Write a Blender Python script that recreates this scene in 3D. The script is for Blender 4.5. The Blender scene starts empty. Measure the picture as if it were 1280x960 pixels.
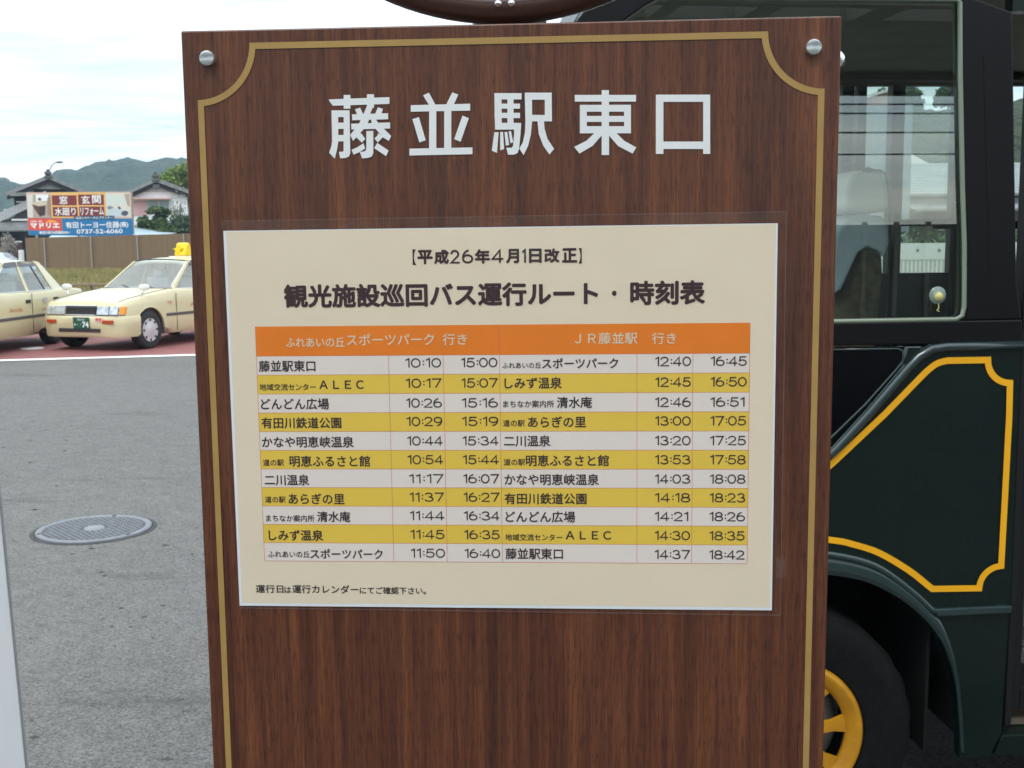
import bpy, bmesh, math, random
import numpy as np
from mathutils import Vector, Matrix, noise
S = bpy.context.scene
COL = S.collection
R = math.radians
rnd = random.Random(7)
# ------------------------------------------------------------ camera
H = 1.72
FPX = 1436.1
PITCH, ROLL = 0.12365, -0.00981
cam = bpy.data.cameras.new('camera'); camo = bpy.data.objects.new('camera', cam); COL.objects.link(camo)
cam.sensor_width = 36; cam.lens = 36*FPX/1280; cam.clip_start = .05; cam.clip_end = 5000
_f = Vector((0, math.cos(PITCH), -math.sin(PITCH))); _u = Vector((0, math.sin(PITCH), math.cos(PITCH))); _x = Vector((1, 0, 0))
XR = math.cos(ROLL)*_x + math.sin(ROLL)*_u; UR = -math.sin(ROLL)*_x + math.cos(ROLL)*_u
camo.matrix_world = Matrix((( XR.x, UR.x, -_f.x, 0), (XR.y, UR.y, -_f.y, 0), (XR.z, UR.z, -_f.z, H), (0, 0, 0, 1)))
cam.dof.use_dof = True; cam.dof.focus_distance = .93; cam.dof.aperture_fstop = 42
S.camera = camo
S.view_settings.view_transform = 'Standard'; S.view_settings.look = 'None'; S.view_settings.exposure = .12; S.view_settings.gamma = 1
S.render.engine = 'CYCLES'
S.cycles.max_bounces = 10; S.cycles.transparent_max_bounces = 24; S.cycles.volume_bounces = 1
S.cycles.use_denoising = True
S.cycles.volume_step_rate = 4
def at(px, py, Y):
    "point of the place that lies at distance Y along the view, for a reading px,py taken from the photograph"
    d = XR*((px-640)/FPX) + UR*((480-py)/FPX) + _f
    t = Y/d.y
    return Vector((d.x*t, Y, H + d.z*t))
# ------------------------------------------------------------ world: overcast daylight
SUN_EL, SUN_AZ = 55, 205
W = bpy.data.worlds.new('World'); S.world = W; W.use_nodes = True
nt = W.node_tree; nt.nodes.clear()
def N(nt, t, **k):
    n = nt.nodes.new(t)
    for a, b in k.items():
        if a.startswith('i_'): n.inputs[a[2:]].default_value = b
        else: setattr(n, a, b)
    return n
out = N(nt, 'ShaderNodeOutputWorld')
sky = N(nt, 'ShaderNodeTexSky', sky_type='NISHITA', sun_disc=False, sun_elevation=R(SUN_EL), sun_rotation=R(SUN_AZ), dust_density=.3)
b1 = N(nt, 'ShaderNodeBackground'); b1.inputs[1].default_value = .05; nt.links.new(sky.outputs[0], b1.inputs[0])
tc = N(nt, 'ShaderNodeTexCoord'); sx = N(nt, 'ShaderNodeSeparateXYZ'); nt.links.new(tc.outputs['Generated'], sx.inputs[0])
def M(op, a, b=None, c=None, clamp=False, tree=None):
    tr = tree or nt
    n = tr.nodes.new('ShaderNodeMath'); n.operation = op; n.use_clamp = clamp
    for i, v in enumerate((a, b, c)):
        if v is None: continue
        if isinstance(v, (int, float)): n.inputs[i].default_value = v
        else: tr.links.new(v, n.inputs[i])
    return n.outputs[0]
zc = M('MAXIMUM', sx.outputs[2], 0.0); den = M('ADD', zc, .12)
cx = N(nt, 'ShaderNodeCombineXYZ'); nt.links.new(M('DIVIDE', sx.outputs[0], den), cx.inputs[0]); nt.links.new(M('DIVIDE', sx.outputs[1], den), cx.inputs[1])
nz = N(nt, 'ShaderNodeTexNoise'); nz.inputs['Scale'].default_value = 1.15; nz.inputs['Detail'].default_value = 6; nz.inputs['Roughness'].default_value = .55
mp = N(nt, 'ShaderNodeMapping'); mp.inputs['Scale'].default_value = (.8, 1.6, 1); mp.inputs['Location'].default_value = (1.7, 2.4, 0)
nt.links.new(cx.outputs[0], mp.inputs[0]); nt.links.new(mp.outputs[0], nz.inputs['Vector'])
rp = N(nt, 'ShaderNodeValToRGB'); e = rp.color_ramp.elements
e[0].position = .38; e[0].color = (.62, .71, .77, 1); e[1].position = .68; e[1].color = (1.10, 1.09, 1.07, 1)
m_ = e.new(.53); m_.color = (.86, .90, .92, 1)
nt.links.new(nz.outputs[0], rp.inputs[0])
st = M('MULTIPLY_ADD', zc, 1.75, .84)
b2 = N(nt, 'ShaderNodeBackground'); nt.links.new(rp.outputs[0], b2.inputs[0]); nt.links.new(st, b2.inputs[1])
ad = N(nt, 'ShaderNodeAddShader'); nt.links.new(b1.outputs[0], ad.inputs[0]); nt.links.new(b2.outputs[0], ad.inputs[1]); nt.links.new(ad.outputs[0], out.inputs[0])
sl = bpy.data.lights.new('sun', 'SUN'); sl.energy = 1.0; sl.angle = R(14); sl.color = (1, .97, .92)
so = bpy.data.objects.new('sun', sl); COL.objects.link(so)
az = R(SUN_AZ); sd = Vector((math.sin(az)*math.cos(R(SUN_EL)), math.cos(az)*math.cos(R(SUN_EL)), math.sin(R(SUN_EL))))
so.rotation_euler = sd.to_track_quat('Z', 'Y').to_euler(); so.location = sd*30
# ------------------------------------------------------------ materials
MATS = {}
def mat(name, color, rough=.6, metal=0., var=.0, vscale=8., bump=0., bscale=60., spec=.5, coat=0., stretch=(1, 1, 1), color2=None, detail=4):
    "principled material; colour wanders between color and color2 (or +-var) by noise in object space"
    if name in MATS: return MATS[name]
    m = bpy.data.materials.new(name); m.use_nodes = True; t = m.node_tree; p = t.nodes['Principled BSDF']
    p.inputs['Roughness'].default_value = rough; p.inputs['Metallic'].default_value = metal
    p.inputs['Specular IOR Level'].default_value = spec; p.inputs['Coat Weight'].default_value = coat; p.inputs['Coat Roughness'].default_value = .08
    p.inputs['Base Color'].default_value = (*color, 1)
    if var or color2 or bump:
        g = N(t, 'ShaderNodeTexCoord'); mm = N(t, 'ShaderNodeMapping'); mm.inputs['Scale'].default_value = stretch
        t.links.new(g.outputs['Object'], mm.inputs[0])
    if var or color2:
        n = N(t, 'ShaderNodeTexNoise'); n.inputs['Scale'].default_value = vscale; n.inputs['Detail'].default_value = detail; n.inputs['Roughness'].default_value = .6
        t.links.new(mm.outputs[0], n.inputs['Vector'])
        r = N(t, 'ShaderNodeValToRGB'); a = r.color_ramp.elements
        c2 = color2 or tuple(min(1, v*(1+var)) for v in color); c1 = color if color2 else tuple(v*(1-var) for v in color)
        a[0].position = .3; a[0].color = (*c1, 1); a[1].position = .7; a[1].color = (*c2, 1)
        t.links.new(n.outputs[0], r.inputs[0]); t.links.new(r.outputs[0], p.inputs['Base Color'])
    if bump:
        n2 = N(t, 'ShaderNodeTexNoise'); n2.inputs['Scale'].default_value = bscale; n2.inputs['Detail'].default_value = 5
        t.links.new(mm.outputs[0], n2.inputs['Vector'])
        b = N(t, 'ShaderNodeBump'); b.inputs['Strength'].default_value = bump; b.inputs['Distance'].default_value = .01
        t.links.new(n2.outputs[0], b.inputs['Height']); t.links.new(b.outputs[0], p.inputs['Normal'])
    MATS[name] = m
    return m
def glassmat(name, tint, ior=1.5, rough=.01, gloss=(1, 1, 1)):
    m = bpy.data.materials.new(name); m.use_nodes = True; t = m.node_tree; t.nodes.clear()
    o = N(t, 'ShaderNodeOutputMaterial'); mx = N(t, 'ShaderNodeMixShader'); tr = N(t, 'ShaderNodeBsdfTransparent'); gl = N(t, 'ShaderNodeBsdfGlossy')
    tr.inputs[0].default_value = (*tint, 1); gl.inputs['Roughness'].default_value = rough; gl.inputs[0].default_value = (*gloss, 1)
    ge = N(t, 'ShaderNodeNewGeometry'); dp = N(t, 'ShaderNodeVectorMath', operation='DOT_PRODUCT'); t.links.new(ge.outputs['Normal'], dp.inputs[0]); t.links.new(ge.outputs['Incoming'], dp.inputs[1])
    f0 = 2*((ior-1)/(ior+1))**2; f0 = min(.6, f0)
    fr = M('MULTIPLY_ADD', M('POWER', M('SUBTRACT', 1.0, M('ABSOLUTE', dp.outputs['Value'], tree=t), tree=t, clamp=True), 5.0, tree=t), 1-f0, f0, tree=t)
    t.links.new(fr, mx.inputs[0]); t.links.new(tr.outputs[0], mx.inputs[1]); t.links.new(gl.outputs[0], mx.inputs[2]); t.links.new(mx.outputs[0], o.inputs[0])
    MATS[name] = m
    return m
# ------------------------------------------------------------ object helpers
def link(o, parent=None):
    COL.objects.link(o)
    if parent: o.parent = parent
    return o
def mesh(name, v, f, m, parent=None, smooth=False, mats=None, idx=None):
    me = bpy.data.meshes.new(name); me.from_pydata([tuple(a) for a in v], [], f); me.update()
    for mm in (mats or [m]): me.materials.append(mm)
    if idx: me.polygons.foreach_set('material_index', idx)
    if smooth: me.polygons.foreach_set('use_smooth', [True]*len(me.polygons))
    return link(bpy.data.objects.new(name, me), parent)
def tag(o, label=None, cat=None, group=None, kind=None):
    if label: o['label'] = label
    if cat: o['category'] = cat
    if group: o['group'] = group
    if kind: o['kind'] = kind
    return o
def empty(name, loc=(0, 0, 0), rot=(0, 0, 0), **k):
    o = bpy.data.objects.new(name, None); link(o); o.location = loc; o.rotation_euler = rot; o.empty_display_size = .1
    return tag(o, **k)
class MB:
    "collects shapes, builds ONE mesh object"
    def __init__(s): s.v = []; s.f = []
    def add(s, v, f):
        n = len(s.v); s.v += [tuple(a) for a in v]; s.f += [tuple(i+n for i in q) for q in f]; return s
    def box(s, a, b):
        x0, y0, z0 = a; x1, y1, z1 = b
        return s.add([(x0, y0, z0), (x1, y0, z0), (x1, y1, z0), (x0, y1, z0), (x0, y0, z1), (x1, y0, z1), (x1, y1, z1), (x0, y1, z1)],
                     [(0, 3, 2, 1), (4, 5, 6, 7), (0, 1, 5, 4), (1, 2, 6, 5), (2, 3, 7, 6), (3, 0, 4, 7)])
    def prism(s, pts, d, ax='y'):
        "pts: closed outline of 3-D points, d: extrusion vector"
        n = len(pts); d = Vector(d); P = [Vector(p) for p in pts]
        nrm = Vector((0, 0, 0))
        for i in range(n): nrm += P[i].cross(P[(i+1) % n])
        if nrm.dot(d) > 0: P = P[::-1]
        v = P + [p+d for p in P]
        f = [tuple(range(n)), tuple(range(2*n-1, n-1, -1))] + [(i, n+i, n+(i+1) % n, (i+1) % n)[::-1] for i in range(n)]
        f = [tuple(q) for q in f]
        return s.add(v, [f[0], f[1]] + [q[::-1] for q in f[2:]] if False else f)
    def tube(s, pts, r, n=8, caps=True):
        P = [Vector(p) for p in pts]; rs = r if isinstance(r, (list, tuple)) else [r]*len(P)
        rings = []; up = None
        for i, p in enumerate(P):
            t = (P[min(i+1, len(P)-1)]-P[max(i-1, 0)]).normalized()
            if up is None: up = t.orthogonal().normalized()
            up = (up - t*up.dot(t)).normalized(); w = t.cross(up)
            rings.append([p + (up*math.cos(2*math.pi*k/n)+w*math.sin(2*math.pi*k/n))*rs[i] for k in range(n)])
        v = [a for g in rings for a in g]; f = []
        for i in range(len(P)-1):
            for k in range(n):
                f.append((i*n+k, i*n+(k+1) % n, (i+1)*n+(k+1) % n, (i+1)*n+k))
        if caps: f += [tuple(range(n))[::-1], tuple((len(P)-1)*n+k for k in range(n))]
        return s.add(v, f)
    def lathe(s, prof, n=32, axis='z', c=(0, 0, 0), closed=False):
        "prof: (radius, height) pairs"
        v = []; f = []; c = Vector(c)
        for r, h in prof:
            for k in range(n):
                a = 2*math.pi*k/n; x, y = r*math.cos(a), r*math.sin(a)
                p = {'z': (x, y, h), 'y': (x, h, y), 'x': (h, x, y)}[axis]; v.append(c+Vector(p))
        m = len(prof)
        for i in range(m-1 if not closed else m):
            for k in range(n):
                f.append((i*n+k, i*n+(k+1) % n, ((i+1) % m)*n+(k+1) % n, ((i+1) % m)*n+k))
        return s.add(v, f)
    def quadstrip(s, A, B):
        n = len(A); return s.add(list(A)+list(B), [(i, i+1, n+i+1, n+i) for i in range(n-1)])
    def build(s, name, m, parent=None, smooth=False, fix=True):
        o = mesh(name, s.v, s.f, m, parent, smooth)
        if fix:
            b = bmesh.new(); b.from_mesh(o.data); bmesh.ops.recalc_face_normals(b, faces=b.faces); b.to_mesh(o.data); b.free()
        return o
def bevel(o, w=.003, seg=2):
    m = o.modifiers.new('bevel', 'BEVEL'); m.width = w; m.segments = seg; m.limit_method = 'ANGLE'; m.angle_limit = R(35)
    return o
def box(name, a, b, m, parent=None, bev=0):
    o = MB().box(a, b).build(name, m, parent, fix=False)
    if bev: bevel(o, bev)
    return o
def autosmooth(o, ang=35):
    me = o.data; b = bmesh.new(); b.from_mesh(me); c = math.cos(R(ang))
    for f in b.faces: f.smooth = True
    for ed in b.edges:
        if len(ed.link_faces) != 2 or ed.link_faces[0].normal.dot(ed.link_faces[1].normal) < c: ed.smooth = False
    b.to_mesh(me); b.free(); return o
def cr(P, k=5):
    "smooth curve through the points"
    P = [Vector(p) for p in P]; o = []
    for i in range(len(P)-1):
        p0, p1, p2, p3 = P[max(i-1, 0)], P[i], P[i+1], P[min(i+2, len(P)-1)]
        for j in range(k):
            t = j/k; o.append(tuple(.5*((2*p1)+(p2-p0)*t+(2*p0-5*p1+4*p2-p3)*t*t+(3*p1-p0-3*p2+p3)*t**3)))
    return o+[tuple(P[-1])]
# text: flat print made from Blender's built-in font
_tc = {}
def glyphs(txt):
    if txt in _tc: return _tc[txt]
    c = bpy.data.curves.new('t', 'FONT'); c.body = txt; c.resolution_u = 3; o = bpy.data.objects.new('t', c); COL.objects.link(o)
    me = bpy.data.meshes.new_from_object(o); v = np.array([a.co[:] for a in me.vertices]); f = [tuple(p.vertices) for p in me.polygons]
    bpy.data.objects.remove(o); bpy.data.meshes.remove(me); bpy.data.curves.remove(c)
    _tc[txt] = (v, f); return v, f
def text(name, txt, x0, x1, yc, m, parent, z, h=None, bold=0., square=False, y0=None, layer=1.2e-5, ymap=None):
    "txt between x0 and x1 in the parent's plane, centred on yc (or standing between y0 and y0+h)"
    v, f = glyphs(txt); v = v.copy(); a = v.min(0); b = v.max(0)
    sx_ = (x1-x0-2*bold)/(b[0]-a[0]); sy = sx_ if h is None else (h-2*bold)/(b[1]-a[1])
    cx_ = (a[0]+b[0])/2; cy = (a[1]+b[1])/2
    if y0 is not None: yc = y0 + (h or (b[1]-a[1])*sy)/2
    v[:, 0] = (v[:, 0]-cx_)*sx_ + (x0+x1)/2; v[:, 1] = (v[:, 1]-cy)*sy + yc; v[:, 2] = z
    if bold:
        dirs = [(math.cos(k*math.pi/4), math.sin(k*math.pi/4)) for k in range(8)]
        if square: dirs = [(dx, dy) for dx in (-1, 0, 1) for dy in (-1, 0, 1) if dx or dy]
        V = [v]; F = list(f); n = len(v)
        for k, (dx, dy) in enumerate(dirs):
            w = v.copy(); w[:, 0] += dx*bold; w[:, 1] += dy*bold; w[:, 2] += (k+1)*layer; V.append(w); F += [tuple(i+n*(k+1) for i in q) for q in f]
        v = np.concatenate(V); f = F
    return mesh(name, v.tolist(), f, m, parent)
# rounded single-weight numerals drawn as strokes
def _arc(cx_, cy_, rx, ry, a0, a1, n=12): return [(cx_+rx*math.cos(R(a0+(a1-a0)*i/n)), cy_+ry*math.sin(R(a0+(a1-a0)*i/n))) for i in range(n+1)]
_six = _arc(.80, .42, .80, .62, 108, 178, 8)
DIG = {'0': (1, [(_arc(.5, .5, .5, .5, 0, 360, 28), 1)]), '1': (.46, [([(.06, .84), (.42, 1), (.42, 0)], 0)]),
       '2': (1, [(_arc(.48, .71, .46, .29, 165, -35, 14)+[(.0, .0), (1, .0)], 0)]),
       '3': (1, [(_arc(.47, .755, .42, .245, 155, -90, 12)+_arc(.5, .26, .5, .26, 90, -158, 14)[1:], 0)]),
       '4': (1, [([(.74, 0), (.74, 1), (.0, .27), (1, .27)], 0)]),
       '5': (1, [([(.90, 1), (.20, 1), (.10, .52)]+_arc(.48, .32, .50, .32, 125, -155, 16), 0)]),
       '6': (1, [(_six, 0), (_arc(.5, .31, .5, .31, 0, 360, 24), 1)]), '7': (1, [([(0, 1), (1, 1), (.38, 0)], 0)]),
       '8': (1, [(_arc(.5, .76, .42, .24, 0, 360, 22), 1), (_arc(.5, .26, .5, .26, 0, 360, 22), 1)]),
       '9': (1, [([(1-x, 1-y) for x, y in _six], 0), (_arc(.5, .69, .5, .31, 0, 360, 24), 1)])}
def stroke(P, w, closed, z, v, f):
    P = [Vector((x, y)) for x, y in P]
    if closed: P = P[:-1]
    n = len(P); b = len(v)
    for i in range(n):
        a = P[i-1] if (i or closed) else P[0]; c = P[(i+1) % n] if (i < n-1 or closed) else P[-1]
        t1 = (P[i]-a); t2 = (c-P[i]); t1 = t1.normalized() if t1.length > 1e-9 else t2.normalized(); t2 = t2.normalized() if t2.length > 1e-9 else t1
        n1 = Vector((-t1.y, t1.x)); n2 = Vector((-t2.y, t2.x)); m_ = (n1+n2); m_ = m_.normalized() if m_.length > 1e-6 else n1; k = w/max(.5, m_.dot(n1))
        v += [(P[i].x+m_.x*k, P[i].y+m_.y*k, z), (P[i].x-m_.x*k, P[i].y-m_.y*k, z)]
    for i in range(n if closed else n-1):
        j = (i+1) % n; f.append((b+2*i, b+2*i+1, b+2*j+1, b+2*j))
    if not closed:
        for p in (P[0], P[-1]):
            b = len(v); v += [(p.x+w*math.cos(k*math.pi/5), p.y+w*math.sin(k*math.pi/5), z+1.2e-5) for k in range(10)]; f.append(tuple(range(b, b+10)))
def mono(name, txt, x0, x1, yc, h, w, m, parent, z, dw=.70, gap=.19):
    "txt in rounded numerals between x0 and x1; w = half the stroke"
    lay = []; x = 0
    for ch in txt:
        if ch == ':': lay.append((ch, x+.10*1, 0)); x += .30
        else: k = DIG[ch][0]*dw; lay.append((ch, x, k)); x += k+gap
    tot = x-gap; sc_ = (x1-x0-2*w)/tot; v = []; f = []; hh = h-2*w; k_ = 0
    for ch, xx, k in lay:
        if ch == ':':
            for yy in (.30, .70):
                b = len(v); cx_, cy = x0+w+xx*sc_, yc-hh/2+hh*yy; v += [(cx_+w*1.25*math.cos(q*math.pi/5), cy+w*1.25*math.sin(q*math.pi/5), z) for q in range(10)]; f.append(tuple(range(b, b+10)))
            continue
        for P, cl_ in DIG[ch][1]:
            k_ += 1; stroke([(x0+w+(xx+px*dw)*sc_, yc-hh/2+hh*py) for px, py in P], w, cl_, z+(k_ % 3)*3e-5, v, f)
    return mesh(name, v, f, m, parent)
# ------------------------------------------------------------ the ground
def asphalt():
    m = bpy.data.materials.new('asphalt'); m.use_nodes = True; t = m.node_tree; p = t.nodes['Principled BSDF']
    g = N(t, 'ShaderNodeTexCoord')
    def no(scale, det, ro, st=(1, 1, 1)):
        mm = N(t, 'ShaderNodeMapping'); mm.inputs['Scale'].default_value = st; t.links.new(g.outputs['Object'], mm.inputs[0])
        n = N(t, 'ShaderNodeTexNoise'); n.inputs['Scale'].default_value = scale; n.inputs['Detail'].default_value = det; n.inputs['Roughness'].default_value = ro
        t.links.new(mm.outputs[0], n.inputs['Vector']); return n.outputs[0]
    fine = no(110, 3, .7); mid = no(6, 6, .65); big = no(.5, 4, .5); streak = no(1.0, 7, .72, (.35, 1.6, 1))
    v = N(t, 'ShaderNodeTexVoronoi'); v.inputs['Scale'].default_value = 90; t.links.new(g.outputs['Object'], v.inputs['Vector'])
    a = M('MULTIPLY_ADD', fine, .16, -.012, tree=t)
    v2 = N(t, 'ShaderNodeTexVoronoi'); v2.inputs['Scale'].default_value = 130; t.links.new(g.outputs['Object'], v2.inputs['Vector'])
    sc_ = N(t, 'ShaderNodeSeparateColor'); t.links.new(v2.outputs['Color'], sc_.inputs[0])
    a = M('MULTIPLY_ADD', M('SUBTRACT', sc_.outputs[0], .5, tree=t), .095, a, tree=t)
    v3 = N(t, 'ShaderNodeTexVoronoi'); v3.inputs['Scale'].default_value = 28; t.links.new(g.outputs['Object'], v3.inputs['Vector'])
    s3 = N(t, 'ShaderNodeSeparateColor'); t.links.new(v3.outputs['Color'], s3.inputs[0])
    a = M('MULTIPLY_ADD', M('SUBTRACT', s3.outputs[1], .5, tree=t), .018, a, tree=t)
    a = M('MULTIPLY_ADD', mid, .075, a, tree=t)
    a = M('MULTIPLY_ADD', M('SUBTRACT', v.outputs['Distance'], .4, tree=t), .05, a, tree=t)
    a = M('MULTIPLY_ADD', big, .04, a, tree=t)
    sk = M('MULTIPLY', M('SUBTRACT', streak, .6, tree=t, clamp=True), 1.1, tree=t)
    a = M('MULTIPLY', a, M('SUBTRACT', 1.15, M('MULTIPLY', sk, 4.2, tree=t), tree=t, clamp=False), tree=t)
    pit = no(16, 2, .5); pk = M('GREATER_THAN', pit, .715, tree=t)
    a = M('MULTIPLY', a, M('SUBTRACT', 1.0, M('MULTIPLY', pk, .35, tree=t), tree=t), tree=t)
    wh = M('GREATER_THAN', no(38, 1, .5, (1, 1.1, 1)), .80, tree=t)
    a = M('MULTIPLY_ADD', wh, .25, a, tree=t)
    cc = N(t, 'ShaderNodeCombineColor'); a = M('MAXIMUM', M('MULTIPLY', a, .86, tree=t), .012, tree=t); t.links.new(a, cc.inputs[0]); t.links.new(M('MULTIPLY', a, .98, tree=t), cc.inputs[1]); t.links.new(M('MULTIPLY', a, .925, tree=t), cc.inputs[2])
    t.links.new(cc.outputs[0], p.inputs['Base Color']); p.inputs['Roughness'].default_value = .85; p.inputs['Specular IOR Level'].default_value = .3
    b = N(t, 'ShaderNodeBump'); b.inputs['Strength'].default_value = .55; b.inputs['Distance'].default_value = .006
    t.links.new(M('ADD', fine, mid, tree=t), b.inputs['Height']); t.links.new(b.outputs[0], p.inputs['Normal'])
    return m
road = mesh('road', [(-1500, 2.3, 0), (1500, 2.3, 0), (1500, 1500, 0), (-1500, 1500, 0)], [(0, 1, 2, 3)], asphalt()); tag(road, kind='structure')
# pavement behind the kerb, where the stop sign stands
PAVE = .15
o = box('pavement', (-60, -60, -.05), (60, 2.1, PAVE), mat('paving', (.13, .125, .12), .85, var=.25, vscale=3, bump=.3)); tag(o, kind='structure')
MBk = MB()
for i in range(-20, 20): MBk.box((i*.6+.004, 2.104, -.05), (i*.6+.596, 2.27, PAVE+.002))
kb = MBk.build('kerb', mat('kerb_concrete', (.33, .32, .3), .8, var=.2, vscale=9), None, fix=False); bevel(kb, .008); tag(kb, kind='structure')
# red rank surface with white edge line
def line_y(x): return 17.75 + (x+5.5)*.205
redm = mat('red_surface', (.23, .082, .078), .75, var=.16, vscale=3.5, bump=.25, color2=None)
o = mesh('taxi_rank_surface', [(-40, line_y(-40), .004), (12, line_y(12), .004), (12, 26.4, .004), (-40, 26.4, .004)], [(0, 1, 2, 3)], redm); tag(o, kind='structure')
o = mesh('road_marking', [(-40, line_y(-40)-.14, .008), (12, line_y(12)-.14, .008), (12, line_y(12)+.14, .008), (-40, line_y(-40)+.14, .008)], [(0, 1, 2, 3)], mat('road_paint', (.72, .72, .70), .6, var=.12, vscale=5)); tag(o, kind='structure')
o = box('rank_kerb', (-60, 26.4, -.02), (40, 26.6, .13), mat('kerb_concrete', (1, 1, 1))); tag(o, kind='structure')
# grass bank rising to the brown fence
gm = mat('bank_grass', (.12, .11, .033), .9, vscale=1.3, color2=(.29, .24, .09), bump=.8, bscale=14, detail=8)
gv = []; gf = []
nx, ny = 120, 40
for j in range(ny+1):
    for i in range(nx+1):
        x = -60 + i*100/nx; y = 26.6 + j*48/ny; z = .12 + .37*min(1, max(0, (y-27.5)/28)) + .03*noise.noise(Vector((x*.6, y*.6, 0)))
        gv.append((x, y, z))
for j in range(ny):
    for i in range(nx):
        k = j*(nx+1)+i; gf.append((k, k+1, k+nx+2, k+nx+1))
o = mesh('grass_bank', gv, gf, gm, smooth=True); tag(o, kind='structure')
tv = []; tf = []
for _ in range(26000):
    x = rnd.uniform(-26, -12); y = 28+rnd.random()*30; z = .12+.37*min(1, max(0, (y-27.5)/28)); a = rnd.random()*math.pi; h = rnd.uniform(.06, .2); w = .03
    dx, dy = math.cos(a)*w, math.sin(a)*w; k = len(tv); l = rnd.uniform(-.06, .06)
    tv += [(x-dx, y-dy, z), (x+dx, y+dy, z), (x+l, y+l, z+h)]; tf.append((k, k+1, k+2))
o = mesh('grass_blades', tv, tf, mat('grass_blade', (.14, .135, .035), .8, vscale=.8, color2=(.33, .28, .11))); tag(o, 'rough green and straw coloured grass on the bank below the brown fence', 'grass', kind='stuff')
# manhole cover
mh = at(118, 662, 6.0); dd = (mh-Vector((0, 0, H))); mh = Vector((0, 0, H))+dd*(H/-dd.z)
mr = .335
m0 = empty('manhole_cover', (mh.x, mh.y, 0), (0, 0, R(12)), label='round pale grey iron manhole cover with chequered studs set in the asphalt', cat='manhole cover')
MB().lathe([(mr+.032, .0005), (mr+.030, .0035), (mr+.001, .0035), (mr+.001, .0005)], 64).build('joint_ring', mat('joint_tar', (.05, .05, .05), .9, var=.5, vscale=40), m0, True, False)
iron = mat('worn_iron', (.19, .205, .22), .5, .3, var=.15, vscale=20); dirt = mat('iron_dirt', (.075, .075, .075), .8, var=.3, vscale=60)
MB().lathe([(mr, .002), (mr, .012), (mr-.034, .013), (mr-.037, .005)], 64).build('frame_ring', iron, m0, True, False)
MB().lathe([(mr-.034, .006), (.0001, .006)], 64).build('cover_plate', dirt, m0, fix=False)
sm = MB(); p_ = .034
for i in range(-10, 11):
    for j in range(-10, 11):
        x, y = i*p_ + (j % 2)*p_/2, j*p_*.9
        if math.hypot(x, y) > mr-.050 or (abs(x) < .075 and abs(y) < .045): continue
        a = .012 if (i+j) % 2 else .0095; b_ = .0085
        sm.add([(x-a, y-b_, .006), (x+a, y-b_, .006), (x+a, y+b_, .006), (x-a, y+b_, .006), (x-a*.8, y-b_*.8, .012), (x+a*.8, y-b_*.8, .012), (x+a*.8, y+b_*.8, .012), (x-a*.8, y+b_*.8, .012)],
               [(4, 5, 6, 7), (0, 1, 5, 4), (1, 2, 6, 5), (2, 3, 7, 6), (3, 0, 4, 7)])
o = sm.build('stud', iron, m0, fix=False); o['kind'] = 'stuff'
MB().lathe([(.062, .006), (.058, .014), (.0001, .015)], 24).build('badge_plate', mat('bright_iron', (.22, .235, .25), .5, .2), m0, True, False)
for a in (75, 195, 315):
    x, y = (mr-.022)*math.cos(R(a)), (mr-.022)*math.sin(R(a)); MB().lathe([(.016, .0125), (.012, .0155), (.0001, .0155)], 14, c=(x, y, 0)).build('lifting_boss', dirt, m0, fix=False)
cv_ = []; cf_ = []
for _ in range(150):
    y = 3.2+rnd.random()**1.6*9; x = -.62*y+rnd.uniform(-.6, 2.6); s_ = rnd.uniform(.004, .016)*(2.2 if rnd.random() < .08 else 1); k = len(cv_); n_ = rnd.randint(5, 7); a0 = rnd.random()*6
    st_ = rnd.uniform(1, 2.2)
    ring = [(x+s_*st_*math.cos(a0+q*6.283/n_)*rnd.uniform(.6, 1.2), y+s_*math.sin(a0+q*6.283/n_)*rnd.uniform(.6, 1.2), .001) for q in range(n_)]
    cv_ += ring+[(x, y, .001+s_*.5)]; cf_ += [(k+q, k+(q+1) % n_, k+n_) for q in range(n_)]
o = mesh('road_grit', cv_, cf_, mat('grit', (.06, .057, .052), .9, var=.6, vscale=3)); tag(o, 'small dark chips of grit scattered over the grey asphalt', 'grit', kind='stuff')
w0 = at(40, 436, 18); d_ = (w0-Vector((0, 0, H))); w0 = Vector((0, 0, H))+d_*(H/-d_.z)
o = MB().lathe([(.19, .005), (.185, .016), (.0001, .018)], 32, c=(w0.x, w0.y, 0)).build('valve_cover', mat('pale_cover', (.62, .62, .6), .6), None, True); tag(o, 'small white round cover in the red surface beside the left taxi', 'cover')
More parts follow.
